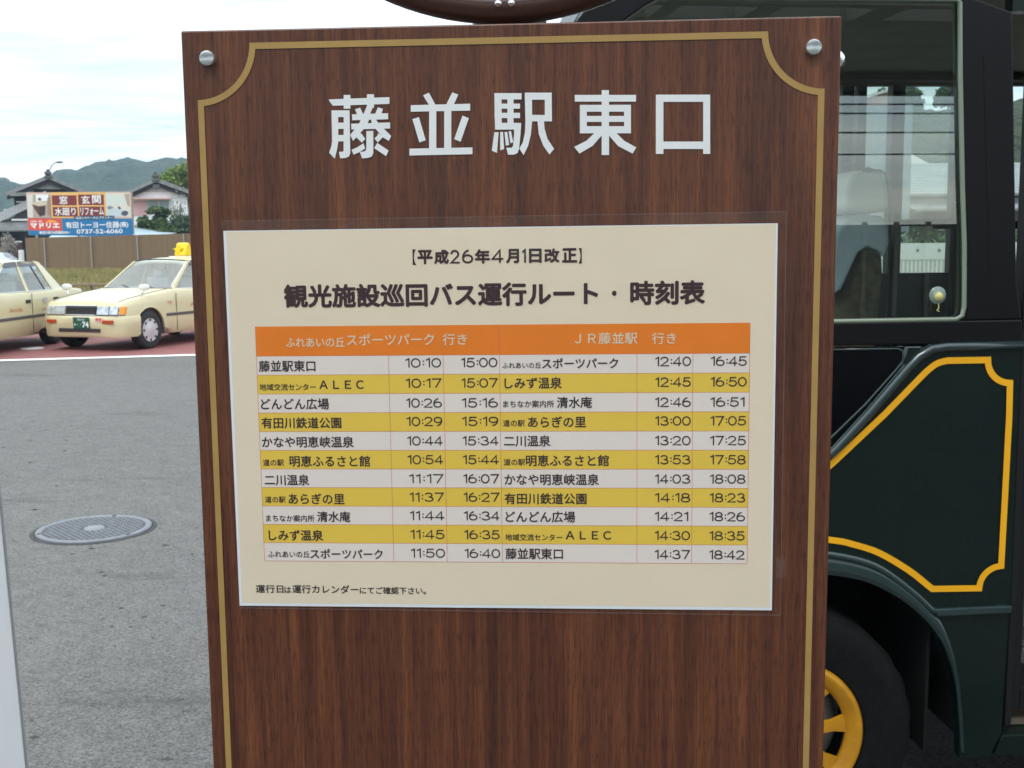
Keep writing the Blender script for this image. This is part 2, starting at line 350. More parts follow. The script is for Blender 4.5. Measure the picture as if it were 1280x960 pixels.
# ------------------------------------------------------------ the bus stop sign
BY = -.06856
def wood():
    m = bpy.data.materials.new('walnut_laminate'); m.use_nodes = True; t = m.node_tree; p = t.nodes['Principled BSDF']; g = N(t, 'ShaderNodeTexCoord')
    def no(scale, st, det=3, ro=.55, dist=0.):
        mm = N(t, 'ShaderNodeMapping'); mm.inputs['Scale'].default_value = st; t.links.new(g.outputs['Object'], mm.inputs[0])
        n = N(t, 'ShaderNodeTexNoise'); n.inputs['Scale'].default_value = scale; n.inputs['Detail'].default_value = det; n.inputs['Roughness'].default_value = ro; n.inputs['Distortion'].default_value = dist
        t.links.new(mm.outputs[0], n.inputs['Vector']); return n.outputs[0]
    band = no(95, (1, .030, .3), 5, .65); wide = no(17, (1, .1, 1), 2, .5, .3); hair = no(480, (1, .022, 1), 3, .65); fleck = no(800, (1, .075, 1), 1, .5)
    a = M('MULTIPLY_ADD', band, .62, M('MULTIPLY', wide, .20, tree=t), tree=t); a = M('MULTIPLY_ADD', hair, .34, a, tree=t); a = M('SUBTRACT', a, .078, tree=t)
    r = N(t, 'ShaderNodeValToRGB'); e = r.color_ramp.elements
    e[0].position = .34; e[0].color = (.052, .0165, .0095, 1); e[1].position = .68; e[1].color = (.208, .071, .027, 1)
    q = e.new(.45); q.color = (.088, .028, .0140, 1); q = e.new(.55); q.color = (.130, .0435, .0185, 1)
    t.links.new(a, r.inputs[0])
    dk = M('MULTIPLY', M('GREATER_THAN', fleck, .58, tree=t), .48, tree=t)
    mx = N(t, 'ShaderNodeMix', data_type='RGBA', blend_type='MULTIPLY'); mx.inputs[7].default_value = (.35, .33, .36, 1)
    t.links.new(dk, mx.inputs[0]); t.links.new(r.outputs[0], mx.inputs[6]); t.links.new(mx.outputs[2], p.inputs['Base Color'])
    p.inputs['Roughness'].default_value = .37; p.inputs['Specular IOR Level'].default_value = .48
    b = N(t, 'ShaderNodeBump'); b.inputs['Strength'].default_value = .10; b.inputs['Distance'].default_value = .0006; t.links.new(hair, b.inputs['Height']); t.links.new(b.outputs[0], p.inputs['Normal'])
    return m
wd = wood()
BASE = H-PAVE     # local y of camera height
stop = empty('bus_stop_sign', (-.04223, .8785, PAVE), (R(90), 0, BY), label='tall walnut bus stop board with gold notched border and round brown sign on top', cat='bus stop sign')
XL, XRr, ZT = -.2054, .2846, .1598
GX0, GX1 = -.1945, .2735           # gold border outer edges
ytop = BASE+ZT; ybot = BASE-.66
bd = box('board', (XL, ybot, -.02), (XRr, ytop, 0), wd, stop, .0012)
edge = mat('board_edge', (.055, .028, .020), .5)
box('back_frame', (XL+.004, ybot+.01, -.052), (XRr-.004, ytop-.004, -.0202), edge, stop)
gold = mat('gold_line', (.39, .245, .074), .45, var=.08, vscale=30)
def arc(cx_, cy_, r, a0, a1, n=14): return [(cx_+r*math.cos(R(a0+(a1-a0)*i/n)), cy_+r*math.sin(R(a0+(a1-a0)*i/n))) for i in range(n+1)]
def border(out_, wdt=.0048):
    x0, x1, y0, y1 = GX0+out_, GX1-out_, ybot+.011+out_, BASE+.1500-out_
    r = .0415 - 0*out_
    q = .0415
    X0, X1, Y0, Y1 = GX0, GX1, ybot+.011, BASE+.15
    r = q + out_
    pts = []
    def c(cx_, cy_, s0, s1):
        # arc of radius r round the outer corner, limited to the inset rectangle
        a_ = math.asin(out_/r)
        return s0 + a_, s1 - a_
    for (cx_, cy_, a0, a1) in ((X0, Y1, 0, -90), (X0, Y0, 90, 0), (X1, Y0, 180, 90), (X1, Y1, 270, 180)):
        a_ = math.degrees(math.asin(out_/r)); pts += arc(cx_, cy_, r, a0-a_, a1+a_)
    return pts
A_, B_ = border(0.0001), border(.0048)
n = len(A_)
mesh('border_line', [(x, y, .0006) for x, y in A_]+[(x, y, .0006) for x, y in B_], [(i, (i+1) % n, n+(i+1) % n, n+i) for i in range(n)], gold, stop)
GL= [
[[(-938,1072),(-476,1081),(-477,1031),(-908,1025),(-929,1054)],[(-823,1103),(-771,1102),(-774,1001),(-826,1002)],[(-646,1105),(-592,1104),(-595,1005),(-606,1003),(-628,954),(-678,955),(-648,1020)],[(-919,991),(-868,990),(-873,761),(-882,711),(-904,632),(-946,678),(-928,724),(-921,761)],[(-826,991),(-781,990),(-784,673),(-795,648),(-820,637),(-862,635),(-871,683),(-841,685),(-835,692)],[(-871,990),(-823,990),(-825,940),(-872,941)],[(-874,900),(-826,899),(-827,853),(-875,853)],[(-876,808),(-828,808),(-830,760),(-878,761)],[(-739,996),(-700,1007),(-678,958),(-723,954)],[(-565,1008),(-527,995),(-542,951),(-589,956)],[(-764,959),(-489,963),(-489,918),(-762,915)],[(-772,890),(-476,895),(-475,850),(-770,847)],[(-678,961),(-628,935),(-643,896),(-675,850),(-760,762),(-781,807),(-712,888)],[(-627,960),(-593,935),(-566,894),(-522,848),(-469,794),(-488,758),(-533,786),(-586,849),(-615,895)],[(-723,820),(-695,816),(-667,776),(-693,749),(-740,793)],[(-568,818),(-530,789),(-572,748),(-597,778),(-574,799)],[(-657,834),(-604,835),(-608,670),(-619,645),(-648,635),(-694,632),(-711,678),(-669,686),(-661,702)],[(-681,744),(-669,705),(-708,681),(-759,660),(-774,697),(-729,715)],[(-576,745),(-491,687),(-511,646),(-601,707)]],
[[(-222,1089),(-177,1108),(-130,1019),(-173,1009)],[(-2,1107),(43,1090),(3,1006),(-49,1018)],[(-316,1019),(131,1022),(130,971),(-317,971)],[(-178,976),(-124,975),(-129,698),(-184,699)],[(-65,974),(-11,973),(-16,696),(-70,697)],[(-306,916),(-256,931),(-208,759),(-257,743)],[(72,936),(120,916),(55,744),(7,764)],[(-333,699),(144,701),(143,651),(-334,648)]],
[[(313,1096),(366,1095),(366,828),(315,829)],[(410,1094),(456,1093),(454,827),(408,828)],[(313,1096),(517,1092),(516,1046),(313,1050)],[(314,1019),(504,1016),(503,979),(313,982)],[(313,952),(503,949),(503,910),(313,914)],[(315,879),(512,875),(509,826),(315,829)],[(456,876),(512,875),(506,794),(494,684),(482,654),(456,643),(411,643),(398,695),(441,694),(449,710),(458,795)],[(310,810),(342,809),(328,657),(289,675)],[(354,811),(375,811),(382,685),(352,676)],[(386,810),(407,811),(420,715),(395,709)],[(417,815),(435,817),(450,734),(429,727)],[(540,1094),(594,1093),(593,881),(584,793),(563,708),(528,638),(496,687),(523,733),(539,806),(543,882)],[(540,1095),(740,1091),(740,1040),(540,1043)],[(689,1092),(740,1091),(741,882),(688,883)],[(590,932),(741,929),(741,882),(590,885)],[(633,885),(682,884),(686,828),(707,755),(756,681),(721,639),(675,706),(642,792)]],
[[(911,1072),(1363,1064),(1363,1015),(911,1023)],[(1110,1103),(1164,1102),(1165,630),(1110,631)],[(949,999),(1326,993),(1326,943),(949,949)],[(949,919),(1326,912),(1326,869),(949,875)],[(949,844),(1326,838),(1327,786),(948,792)],[(949,999),(1000,998),(1000,791),(948,792)],[(1275,994),(1326,993),(1327,786),(1276,787)],[(1061,797),(1120,796),(1111,774),(1042,698),(945,644),(906,693),(997,737)],[(1153,795),(1214,794),(1276,733),(1367,682),(1339,638),(1231,695),(1164,773)]],
[[(1509,1063),(1564,1062),(1567,632),(1511,633)],[(1855,1057),(1906,1056),(1911,627),(1859,628)],[(1509,1063),(1906,1056),(1907,1004),(1509,1011)],[(1511,723),(1910,717),(1911,663),(1511,669)]]]
lt = mat('white_vinyl', (.78, .80, .79), .4, var=.02, vscale=40)
for g_ in GL:
    v = []; f = []
    for k, p in enumerate(g_):
        a_ = sum(p[i][0]*p[(i+1) % len(p)][1]-p[(i+1) % len(p)][0]*p[i][1] for i in range(len(p)))
        if a_ < 0: p = p[::-1]
        b0 = len(v); v += [(x*1e-4, BASE+y*1e-4, .0005+k*1.5e-5) for x, y in p]; f.append(tuple(range(b0, b0+len(p))))
    mesh('character', v, f, lt, stop)
steel = mat('bolt_steel', (.62, .66, .66), .24, .85, var=.12, vscale=150)
for x, y in ((-.1847, .1386), (.2643, .1375)):
    b = MB().lathe([(.0058, 0), (.0060, .0045), (.0054, .0056), (.0040, .0060), (.0001, .0061)], 32, c=(x, BASE+y, 0)).build('bolt', steel, stop); autosmooth(b)
for s_, x, y in ((-1, XL+.004, .1275), (1, XRr-.004, .1335)):
    pr = [(.0085, 0), (.0080, .0070), (.0062, .0105), (.0035, .0130), (.0001, .0138)]
    b = MB().lathe([(r, s_*h) for r, h in pr], 24, 'x', (x, BASE+y, -.032)).build('cap_nut', mat('chrome', (.8, .8, .8), .12, 1.), stop, True)
# round sign above the board
rd = mat('roundel_brown', (.060, .026, .016), .34, coat=.25, var=.1, vscale=12)
rc = (.0375, BASE+ZT+.2315, -.03)
o = MB().lathe([(r*.748, h) for r, h in [(.0001, -.010), (.296, -.010), (.302, -.006), (.303, .002), (.298, .009), (.288, .0125), (.280, .0115), (.272, .006), (.266, .0045), (.0001, .0045)]], 128, 'z', rc).build('roundel', rd, stop); autosmooth(o, 50)
for a in (268.9, 271.6, 246, 293):
    x, y = rc[0]+.2135*math.cos(R(a)), rc[1]+.2135*math.sin(R(a)); MB().lathe([(.003, .0), (.0026, .0022), (.0001, .003)], 14, c=(x, y, rc[2]+.0115)).build('rivet', mat('chrome', ()), stop, True)
pm = mat('post_brown', (.045, .024, .016), .35, .2)
for x, yy in ((-.12, ytop-.04), (.2, ytop-.04), (rc[0], ytop+.25)):
    o = MB().tube([(x, 0, -.085), (x, yy, -.085)], .03, 20).build('post', pm, stop); autosmooth(o)
box('cross_bar', (-.14, ytop-.1, -.07), (.22, ytop-.06, -.0525), pm, stop); box('cross_bar', (-.14, ybot+.1, -.07), (.22, ybot+.14, -.0525), pm, stop)
box('cross_bar', (rc[0]-.05, ytop+.18, -.0545), (rc[0]+.05, ytop+.24, -.0405), pm, stop)
box('base_plate', (-.22, 0, -.25), (.3, .012, .08), pm, stop, .003)
# ------------------------------------------------------------ the laminated timetable
sheetm = Matrix.Translation((-.04223, .8785, PAVE)) @ Matrix.Rotation(BY, 4, 'Z') @ Matrix.Rotation(R(90), 4, 'X') @ Matrix.Translation((.03189, BASE-.13783, .0008)) @ Matrix.Rotation(.00311, 4, 'Z')
tt = empty('timetable', label='laminated cream bus timetable with orange heading and yellow striped rows on the board', cat='timetable'); tt.matrix_world = sheetm
U = lambda u: u/1000-.21
V = lambda v: .1485-v/1000
paper = mat('paper_white', (.80, .84, .86), .55)
cream = mat('paper_cream', (.82, .71, .53), .55, var=.015, vscale=25)
whit = mat('cell_white', (.82, .74, .67), .55, var=.015, vscale=25)
yel = mat('cell_yellow', (.83, .58, .070), .55, var=.02, vscale=25)
orng = mat('header_orange', (.86, .22, .010), .55, var=.03, vscale=25)
ink = mat('black_ink', (.035, .022, .024), .5)
tink = mat('heading_ink', (.045, .020, .024), .5)
red = mat('grid_red', (.62, .17, .10), .55)
def rect(name, u0, v0, u1, v1, z, m, th=0):
    return mesh(name, [(U(u0), V(v1), z), (U(u1), V(v1), z), (U(u1), V(v0), z), (U(u0), V(v0), z)], [(0, 1, 2, 3)], m, tt)
box('sheet', (-.21, -.1485, -.0003), (.21, .1485, 0), paper, tt)
rect('printed_ground', 2.2, .6, 418.6, 294.6, .00006, cream)
T0, T1, U0, U1 = 73.8, 259.9, 21.9, 400.6
RH = (260-96.8)/11
rect('header_band', U0, T0, U1, 96.7, .00012, orng)
for i in range(11): rect('row_band', U0, 96.8+i*RH, U1, 96.8+(i+1)*RH, .00012, yel if i % 2 else whit)
cu = [U0, 125.5, 167.9, 211.3, 316.0, 358.1, U1]
lw = .32
for i in range(12): rect('grid_line', U0, 96.8+i*RH-lw/2, U1, 96.8+i*RH+lw/2, .00018, red)
for i, u in enumerate(cu): rect('grid_line', u-lw/2, T0 if i in (0, 3, 6) else 96.8, u+lw/2, 260, .0002, red)
NAMES= [('藤並駅東口', 23.5, 68.2, 104.6), ('地域交流センター', 23.5, 68.0, 121.0), ('ＡＬＥＣ', 70.7, 105.7, 119.3), ('どんどん広場', 23.9, 77.8, 134.3), ('有田川鉄道公園', 23.8, 87.1, 149.2), ('かなや明恵峡温泉', 23.6, 96.4, 164.4), ('道の駅', 23.8, 40.5, 180.7), ('明恵ふるさと館', 45.0, 108.9, 179.6), ('二川温泉', 24.5, 60.1, 194.6), ('道の駅', 24.2, 40.7, 210.3), ('あらぎの里', 43.0, 87.7, 209.6), ('まちなか案内所', 24.4, 63.2, 225.4), ('清水庵', 65.4, 91.9, 224.0), ('しみず温泉', 26.0, 69.7, 239.1), ('ふれあいの丘', 24.8, 58.4, 254.5), ('スポーツパーク', 58.9, 116.9, 253.9), ('ふれあいの丘', 213.3, 243.0, 105.1), ('スポーツパーク', 243.8, 301.8, 103.6), ('しみず温泉', 214.8, 258.8, 118.7), ('まちなか案内所', 213.5, 252.7, 134.9), ('清水庵', 254.8, 281.8, 133.8), ('道の駅', 213.3, 230.0, 149.8), ('あらぎの里', 232.5, 277.1, 148.8), ('二川温泉', 213.7, 249.7, 163.7), ('道の駅', 213.4, 230.0, 180.3), ('明恵ふるさと館', 230.6, 294.6, 179.1), ('かなや明恵峡温泉', 213.8, 286.9, 194.0), ('有田川鉄道公園', 213.6, 277.3, 209.1), ('どんどん広場', 214.1, 268.4, 223.5), ('地域交流センター', 213.8, 258.3, 239.8), ('ＡＬＥＣ', 260.9, 296.2, 238.0), ('藤並駅東口', 213.7, 258.7, 253.0)]
HEADS= [('【', 146.0, 148.6, 15.9, 27.7), ('】', 272.1, 274.5, 16.5, 28.0), ('平成26年4月1日改正', 149.6, 270.7, 16.4, 27.3), ('観光施設巡回バス運行ルート', 45.3, 286.8, 41.5, 59.7), ('・', 297.1, 300.6, 48.7, 52.6), ('時刻表', 310.8, 366.9, 41.4, 59.8), ('ふれあいの丘', 45.6, 91.6, 82.5, 90.0), ('スポーツパーク', 93.2, 161.2, 79.9, 88.9), ('行き', 167.7, 186.5, 80.4, 89.1), ('ＪＲ藤並駅', 268.9, 316.4, 80.3, 89.2), ('行き', 327.3, 345.4, 80.8, 89.5), ('運行日', 13.8, 36.2, 279.6, 286.2), ('は', 37.0, 42.3, 281.0, 286.2), ('運行カレンダー', 43.3, 96.6, 279.4, 286.3), ('にてご確認下さい。', 97.6, 150.5, 280.6, 286.4)]
for t_, u0, u1, v in NAMES:
    big = (u1-u0)/len(t_) > 7.2
    kw = {}
    if t_ == 'ＡＬＥＣ': kw['h'] = .0068
    v = v + (0 if not big else 0)
    text('stop_name', t_, U(u0), U(u1), V(v), ink, tt, .00026, bold=.00016 if big else .00007, **kw)
TM = [('10:10 15:00 12:40 16:45'), ('10:17 15:07 12:45 16:50'), ('10:26 15:16 12:46 16:51'), ('10:29 15:19 13:00 17:05'), ('10:44 15:34 13:20 17:25'), ('10:54 15:44 13:53 17:58'),
      ('11:17 16:07 14:03 18:08'), ('11:37 16:27 14:18 18:23'), ('11:44 16:34 14:21 18:26'), ('11:45 16:35 14:30 18:35'), ('11:50 16:40 14:37 18:42')]
dvr = [-1.5, -.6, 0, -.4, 0, 0, .2, 0, 0, .2, .4]
for i, row in enumerate(TM):
    for t_, (a, b) in zip(row.split(), ((138, 166.2), (181.3, 209.6), (329.4, 356.8), (371.2, 398.6))):
        if t_.startswith('11'): a += .8
        if t_[-1] == '1': b -= 1.2
        mono('departure_time', t_, U(a), U(b), V(96.8+(i+.5)*RH+dvr[i]), .0074, .00050, ink, tt, .00026)
for t_, u0, u1, v0, v1 in HEADS:
    hh = (v1-v0)/1000
    if t_.startswith('平成'):
        q_ = lambda X: 149.6+(340+X/4.267-521.6)*.608
        for s_, a, b in (('平', 775, 858), ('成', 865, 945), ('年', 1083, 1165), ('月', 1250, 1320), ('日', 1372, 1440), ('改', 1453, 1535), ('正', 1547, 1627)):
            text('heading_text', s_, U(q_(a)), U(q_(b)), V((v0+v1)/2), tink, tt, .00026, h=hh, bold=.0005)
        for s_, a, b in (('2', 952, 1003), ('6', 1015, 1075), ('4', 1172, 1237), ('1', 1333, 1358)): mono('heading_text', s_, U(q_(a)), U(q_(b)), V((v0+v1)/2), hh*.96, .00075, tink, tt, .00026)
    elif v0 < 70: text('heading_text', t_, U(u0), U(u1), V((v0+v1)/2), tink, tt, .00026, h=hh, bold=.00068 if v0 > 40 and t_ != '・' else (.00035 if len(t_) > 1 else .0001))
    elif v0 < 100: text('direction_text', t_, U(u0), U(u1), V((v0+v1)/2), mat('header_text', (.80, .66, .46), .55), tt, .00026, h=hh, bold=.00012)
    else: text('footnote_text', t_, U(u0), U(u1), V((v0+v1)/2), ink, tt, .00026, h=hh, bold=.0001)
film = glassmat('laminate_film', (.98, .98, .98), 1.22, .16)
_t = film.node_tree; _n = N(_t, 'ShaderNodeTexNoise'); _n.inputs['Scale'].default_value = 14; _g = N(_t, 'ShaderNodeTexCoord'); _t.links.new(_g.outputs['Object'], _n.inputs['Vector'])
_b = N(_t, 'ShaderNodeBump'); _b.inputs['Strength'].default_value = .6; _b.inputs['Distance'].default_value = .004; _t.links.new(_n.outputs[0], _b.inputs['Height'])
_t.links.new(_b.outputs[0], [q for q in _t.nodes if q.type == 'BSDF_GLOSSY'][0].inputs['Normal'])
mesh('laminate_pouch', [(-.2105, -.1500, .0010), (.2165, -.1520, .0010), (.2160, .1570, .0010), (-.2105, .1560, .0010)], [(0, 1, 2, 3)], film, tt)
ptape = bpy.data.materials.new('cloudy_edge'); ptape.use_nodes = True; _p = ptape.node_tree.nodes['Principled BSDF']; _p.inputs['Base Color'].default_value = (.35, .34, .36, 1); _p.inputs['Alpha'].default_value = .08; _p.inputs['Roughness'].default_value = .3; MATS['cloudy_edge'] = ptape
e_ = MB()
for a, b in (((-.2105, .1500), (-.2105, .1560)), ((-.2105, .1560), (.2160, .1570)), ((.2160, .1570), (.2165, -.1520)), ((.2165, -.1520), (-.2105, -.1500))):
    e_.tube([(a[0], a[1], .0008), (b[0], b[1], .0008)], .0004, 4)
e_.build('pouch_edge', ptape, tt)
for (x0, y0, x1, y1) in ((.2125, -.122, .2200, -.106),):
    o = mesh('clear_tape', [(x0, y0, .0014), (x1, y0, .0011), (x1, y1, .0011), (x0, y1, .0014)], [(0, 1, 2, 3)], ptape, tt)
# ------------------------------------------------------------ white sign panel at the left edge of the picture
we_ = at(23, 760, 1.2)
wp = empty('blank_signboard', (we_.x+.030, 1.2, PAVE), (0, R(-1.7), R(21)), label='blank white sign panel with square edge, only its right side in view, bottom left', cat='sign panel')
wm = mat('white_enamel', (.80, .82, .84), .3, var=.03, vscale=6)
tz = 1.62; xr_ = 0.
box('panel', (-.48, -.004, .25), (xr_, .004, tz), wm, wp, .0015); box('edge_trim', (xr_+.0003, -.0045, .26), (xr_+.0018, .0045, tz-.01), mat('trim_grey', (.42, .43, .44), .4, .5), wp)
for x in (-.42, xr_-.08): o = MB().tube([(x, .021, 0), (x, .021, tz-.1)], .016, 14).build('leg', mat('galvanised', (.5, .52, .53), .4, .7), wp); autosmooth(o)
# ------------------------------------------------------------ the green minibus
YAWB = R(3.5)
bus = empty('minibus', (.77, 3.06, 0), (0, 0, YAWB), label='dark green minibus with gold lined panel and yellow wheel parked right behind the stop board', cat='minibus')
BM = Matrix.Translation((.77, 3.06, 0)) @ Matrix.Rotation(YAWB, 4, 'Z'); BMi = BM.inverted()
def bl(px, py, y):
    "bus-local point at local depth y for a reading of the photograph"
    d = XR*((px-640)/FPX) + UR*((480-py)/FPX) + _f
    o_ = BMi @ Vector((0, 0, H)); dl = BMi.to_3x3() @ d; t = (y-o_.y)/dl.y
    return o_ + dl*t
green = mat('bus_green', (.0022, .0090, .0070), .30, coat=.22, var=.10, vscale=3, spec=.22)
_t = green.node_tree; _p = _t.nodes['Principled BSDF']; _n = N(_t, 'ShaderNodeTexNoise'); _n.inputs['Scale'].default_value = 5; _n.inputs['Detail'].default_value = 8; _g = N(_t, 'ShaderNodeTexCoord'); _t.links.new(_g.outputs['Object'], _n.inputs['Vector'])
_t.links.new(M('MULTIPLY_ADD', _n.outputs[0], .5, .02, tree=_t), _p.inputs['Coat Roughness']); _p.inputs['Coat Roughness'].default_value = .1
bead_m = mat('bus_green_lit', (.008, .026, .026), .25, coat=.7, spec=.5)  # lighter body green; highlight along the raised trim is put into the colour
blk = mat('bus_black', (.0025, .0025, .0035), .32, spec=.26, var=.1, vscale=5)
rub = mat('rubber', (.007, .007, .007), .8, spec=.2)
ylw = mat('bus_yellow', (.78, .37, .002), .42, var=.04, vscale=14)
gask = mat('gasket', (.19, .23, .17), .35)
bgl = glassmat('bus_glass', (.84, .90, .86), 1.64, .0)
trimi = mat('cabin_trim', (.26, .24, .18), .8, var=.15, vscale=6)
def sk(name, pts, m, y0=0., y1=.03, parent=bus, bev=0):
    o = MB().prism([(x, y0, z) for x, z in pts], (0, y1-y0, 0)).build(name, m, parent)
    if bev: bevel(o, bev, 2)
    return o
arch = cr([(.486, .257), (.467, .458), (.428, .583), (.399, .632), (.347, .689), (.278, .741), (.197, .780), (.1, .801), (0, .808), (-.1, .803), (-.2, .783), (-.28, .745), (-.35, .693), (-.42, .60), (-.465, .46), (-.488, .257)], 4)
L_ = 5.3; FX = -1.06
outline = [(.611, .693), (.604, .343), (.600, .319), (.572, .261)] + arch + [(-.62, .262), (-.95, .30), (FX, .36), (FX, .95), (-.85, .93), (-.45, .935), (-.15, .97), (.0, 1.06), (.106, 1.150), (.199, 1.252), (.299, 1.373), (.33, 1.405), (.37, 1.43), (.611, 1.430)]
sk('side_panel', outline, green, 0, .035)
sk('side_panel', [(1.36, 1.43), (1.36, .26), (2.75, .26), (2.80, .5), (2.95, .72), (3.2, .8), (3.45, .72), (3.6, .5), (3.65, .26), (L_, .32), (L_, 1.43)], green, 0, .035)
# fender flare between the arch opening and the lip bead
lip = cr([(.496, .28), (.480, .45), (.454, .57), (.418, .655), (.39, .688), (.319, .757), (.221, .824), (.105, .857), (0, .866), (-.105, .858), (-.221, .826), (-.32, .76), (-.41, .67), (-.49, .52)])
lo = cr([(.486, .28), (.467, .458), (.440, .560), (.405, .625), (.355, .683), (.283, .738), (.197, .781), (.1, .802), (0, .809), (-.1, .804), (-.2, .784), (-.283, .742), (-.36, .68), (-.45, .52)])
v = [(x, -.002, z) for x, z in lo] + [(x, -.016, z) for x, z in [((a+c)/2, (b+d)/2) for (a, b), (c, d) in zip(lo, lip)]] + [(x, -.002, z) for x, z in lip]
n = len(lo); f = [(i, i+1, n+i+1, n+i) for i in range(n-1)] + [(n+i, n+i+1, 2*n+i+1, 2*n+i) for i in range(n-1)]
o = mesh('fender_flare', v, f, bead_m, bus, True)
bt = MB().tube([(x, -.003, z) for x, z in [(.60, .694), (.42, .690)] + cr([(.39, .692), (.319, .757), (.221, .826), (.105, .859), (0, .868), (-.105, .860), (-.221, .828), (-.32, .762), (-.41, .67), (-.49, .52)])], .010, 10)
o = bt.build('fender_bead', bead_m, bus, True)
sk('sill_step', [(.39, .700), (.611, .703), (.611, .682), (.40, .678)], bead_m, -.014, -.001, bev=.004)
o = MB().tube([(-.1, -.004, .985), (0, -.004, 1.06), (.106, -.004, 1.153), (.199, -.004, 1.255), (.292, -.004, 1.365), (.325, -.004, 1.400), (.36, -.004, 1.421), (.40, -.004, 1.426), (.612, -.004, 1.428)], .0125, 12).build('waist_bead', bead_m, bus, True)
# gold line round the front panel: band between two offset outlines
cl = [(-.20, .930), (-.10, .958), (.0, 1.028), (.105, 1.122), (.238, 1.247), *cr([(.335, 1.347), (.355, 1.366), (.378, 1.382), (.405, 1.389)], 4), *[(.582+.064*math.cos(a), 1.389+.064*math.sin(a)) for a in [math.pi*(1+.5*i/9) for i in range(10)]], (.584, 1.236), (.582, 1.0), (.580, .815), *[(.582+.062*math.cos(a), .753+.062*math.sin(a)) for a in [math.pi*(.5+.5*i/9) for i in range(1, 10)]], (.387, .755), *cr([(.372, .767), (.318, .810), (.234, .861), (.164, .886), (.111, .899), (0, .912), (-.12, .903)], 4)]
def offset(cl, d):
    n = len(cl); o = []
    for i in range(n):
        a, b, c = Vector(cl[i-1]), Vector(cl[i]), Vector(cl[(i+1) % n]); t1 = (b-a).normalized(); t2 = (c-b).normalized()
        n1 = Vector((-t1.y, t1.x)); n2 = Vector((-t2.y, t2.x)); m_ = (n1+n2).normalized(); k = d/max(.45, m_.dot(n1)); o.append(b+m_*k)
    return o
A_ = offset(cl, .0088); B_ = offset(cl, -.0088); n = len(cl)
mesh('gold_line', [(p.x, -.0035, p.y) for p in A_]+[(p.x, -.0035, p.y) for p in B_], [(i, (i+1) % n, n+(i+1) % n, n+i) for i in range(n)], ylw, bus)
# black quarter glass under the window, then the black window surround
sk('quarter_glass', [(-.86, 1.428), (-.86, .955), (-.45, .957), (-.16, .995), (-.02, 1.078), (.092, 1.178), (.185, 1.268), (.272, 1.365), (.288, 1.39), (.288, 1.428)], mat('black_glass', (.002, .002, .003), .05, spec=.14), .006, .02)
o = MB().tube([(x, .004, z) for x, z in [(.05, 1.423), (.270, 1.423), (.284, 1.416), (.286, 1.39), (.27, 1.368), (.185, 1.272), (.092, 1.182), (-.02, 1.082)]], .0035, 6).build('quarter_glass_seal', bead_m, bus, True)
sk('surround_infill', [(.30, 1.425), (.288, 1.376), (.30, 1.385), (.34, 1.425)], green, .004, .03)
sk('window_surround', [(-.86, 1.434), (.613, 1.434), (.608, 1.497), (-.86, 1.492)], blk, -.004, .04, bev=.004)
sk('window_surround', [(.452, 1.498), (.607, 1.498), (.588, 1.603), (.545, 2.30), (.408, 2.345), (.424, 2.0), (.447, 1.70)], blk, -.004, .04, bev=.004)
sk('window_surround', [(-.50, 2.345), (.545, 2.345), (.545, 2.44), (-.45, 2.44)], blk, -.004, .04, bev=.004)
sk('window_surround', [(-.93, 1.435), (-.86, 1.435), (-.80, 1.52), (-.53, 2.20), (-.485, 2.27), (-.42, 2.315), (-.36, 2.345), (-.50, 2.40), (-.66, 2.20)], blk, -.004, .04, bev=.004)
sk('door_seam', [(.470, 2.19), (.4725, 2.19), (.5165, 1.60), (.514, 1.60)], rub, -.0052, -.004)
gl_out = [(-.36, 2.335), (.395, 2.333), (.404, 2.325), (.412, 2.15), (.430, 1.85), (.441, 1.70), (.447, 1.535), (.443, 1.510), (.425, 1.500), (-.75, 1.496)]
gk = MB(); gk.tube([(x, -.001, z) for x, z in gl_out], .0065, 6)
gk.build('window_gasket', gask, bus, True)
sk('window_glass', [(-.79, 1.497), (.43, 1.499), (.447, 1.53), (.441, 1.70), (.430, 1.85), (.412, 2.15), (.402, 2.338), (-.36, 2.338), (-.46, 2.29), (-.53, 2.19)], bgl, .012, .0125)
# suction cup charm on the glass
scp = bl(1172, 369, -.004)
cupm = bpy.data.materials.new('clear_cup'); cupm.use_nodes = True; _p = cupm.node_tree.nodes['Principled BSDF']; _p.inputs['Base Color'].default_value = (.35, .45, .40, 1); _p.inputs['Alpha'].default_value = .5; _p.inputs['Roughness'].default_value = .2
MB().lathe([(.0235, .0), (.019, -.004), (.008, -.009), (.0001, -.011)], 28, 'y', scp).build('suction_cup', cupm, bus, True)
MB().lathe([(.0135, -.001), (.0100, -.0115), (.0001, -.0125)], 20, 'y', scp+Vector((.001, 0, -.003))).build('cup_badge', mat('charm_yellow', (.55, .50, .16), .5), bus, True)
MB().tube([scp+Vector((0, -.008, -.022)), scp+Vector((.001, -.008, -.034)), scp+Vector((-.004, -.008, -.040)), scp+Vector((.003, -.008, -.043))], .0013, 6).build('cup_hook', mat('charm_yellow', ()), bus)
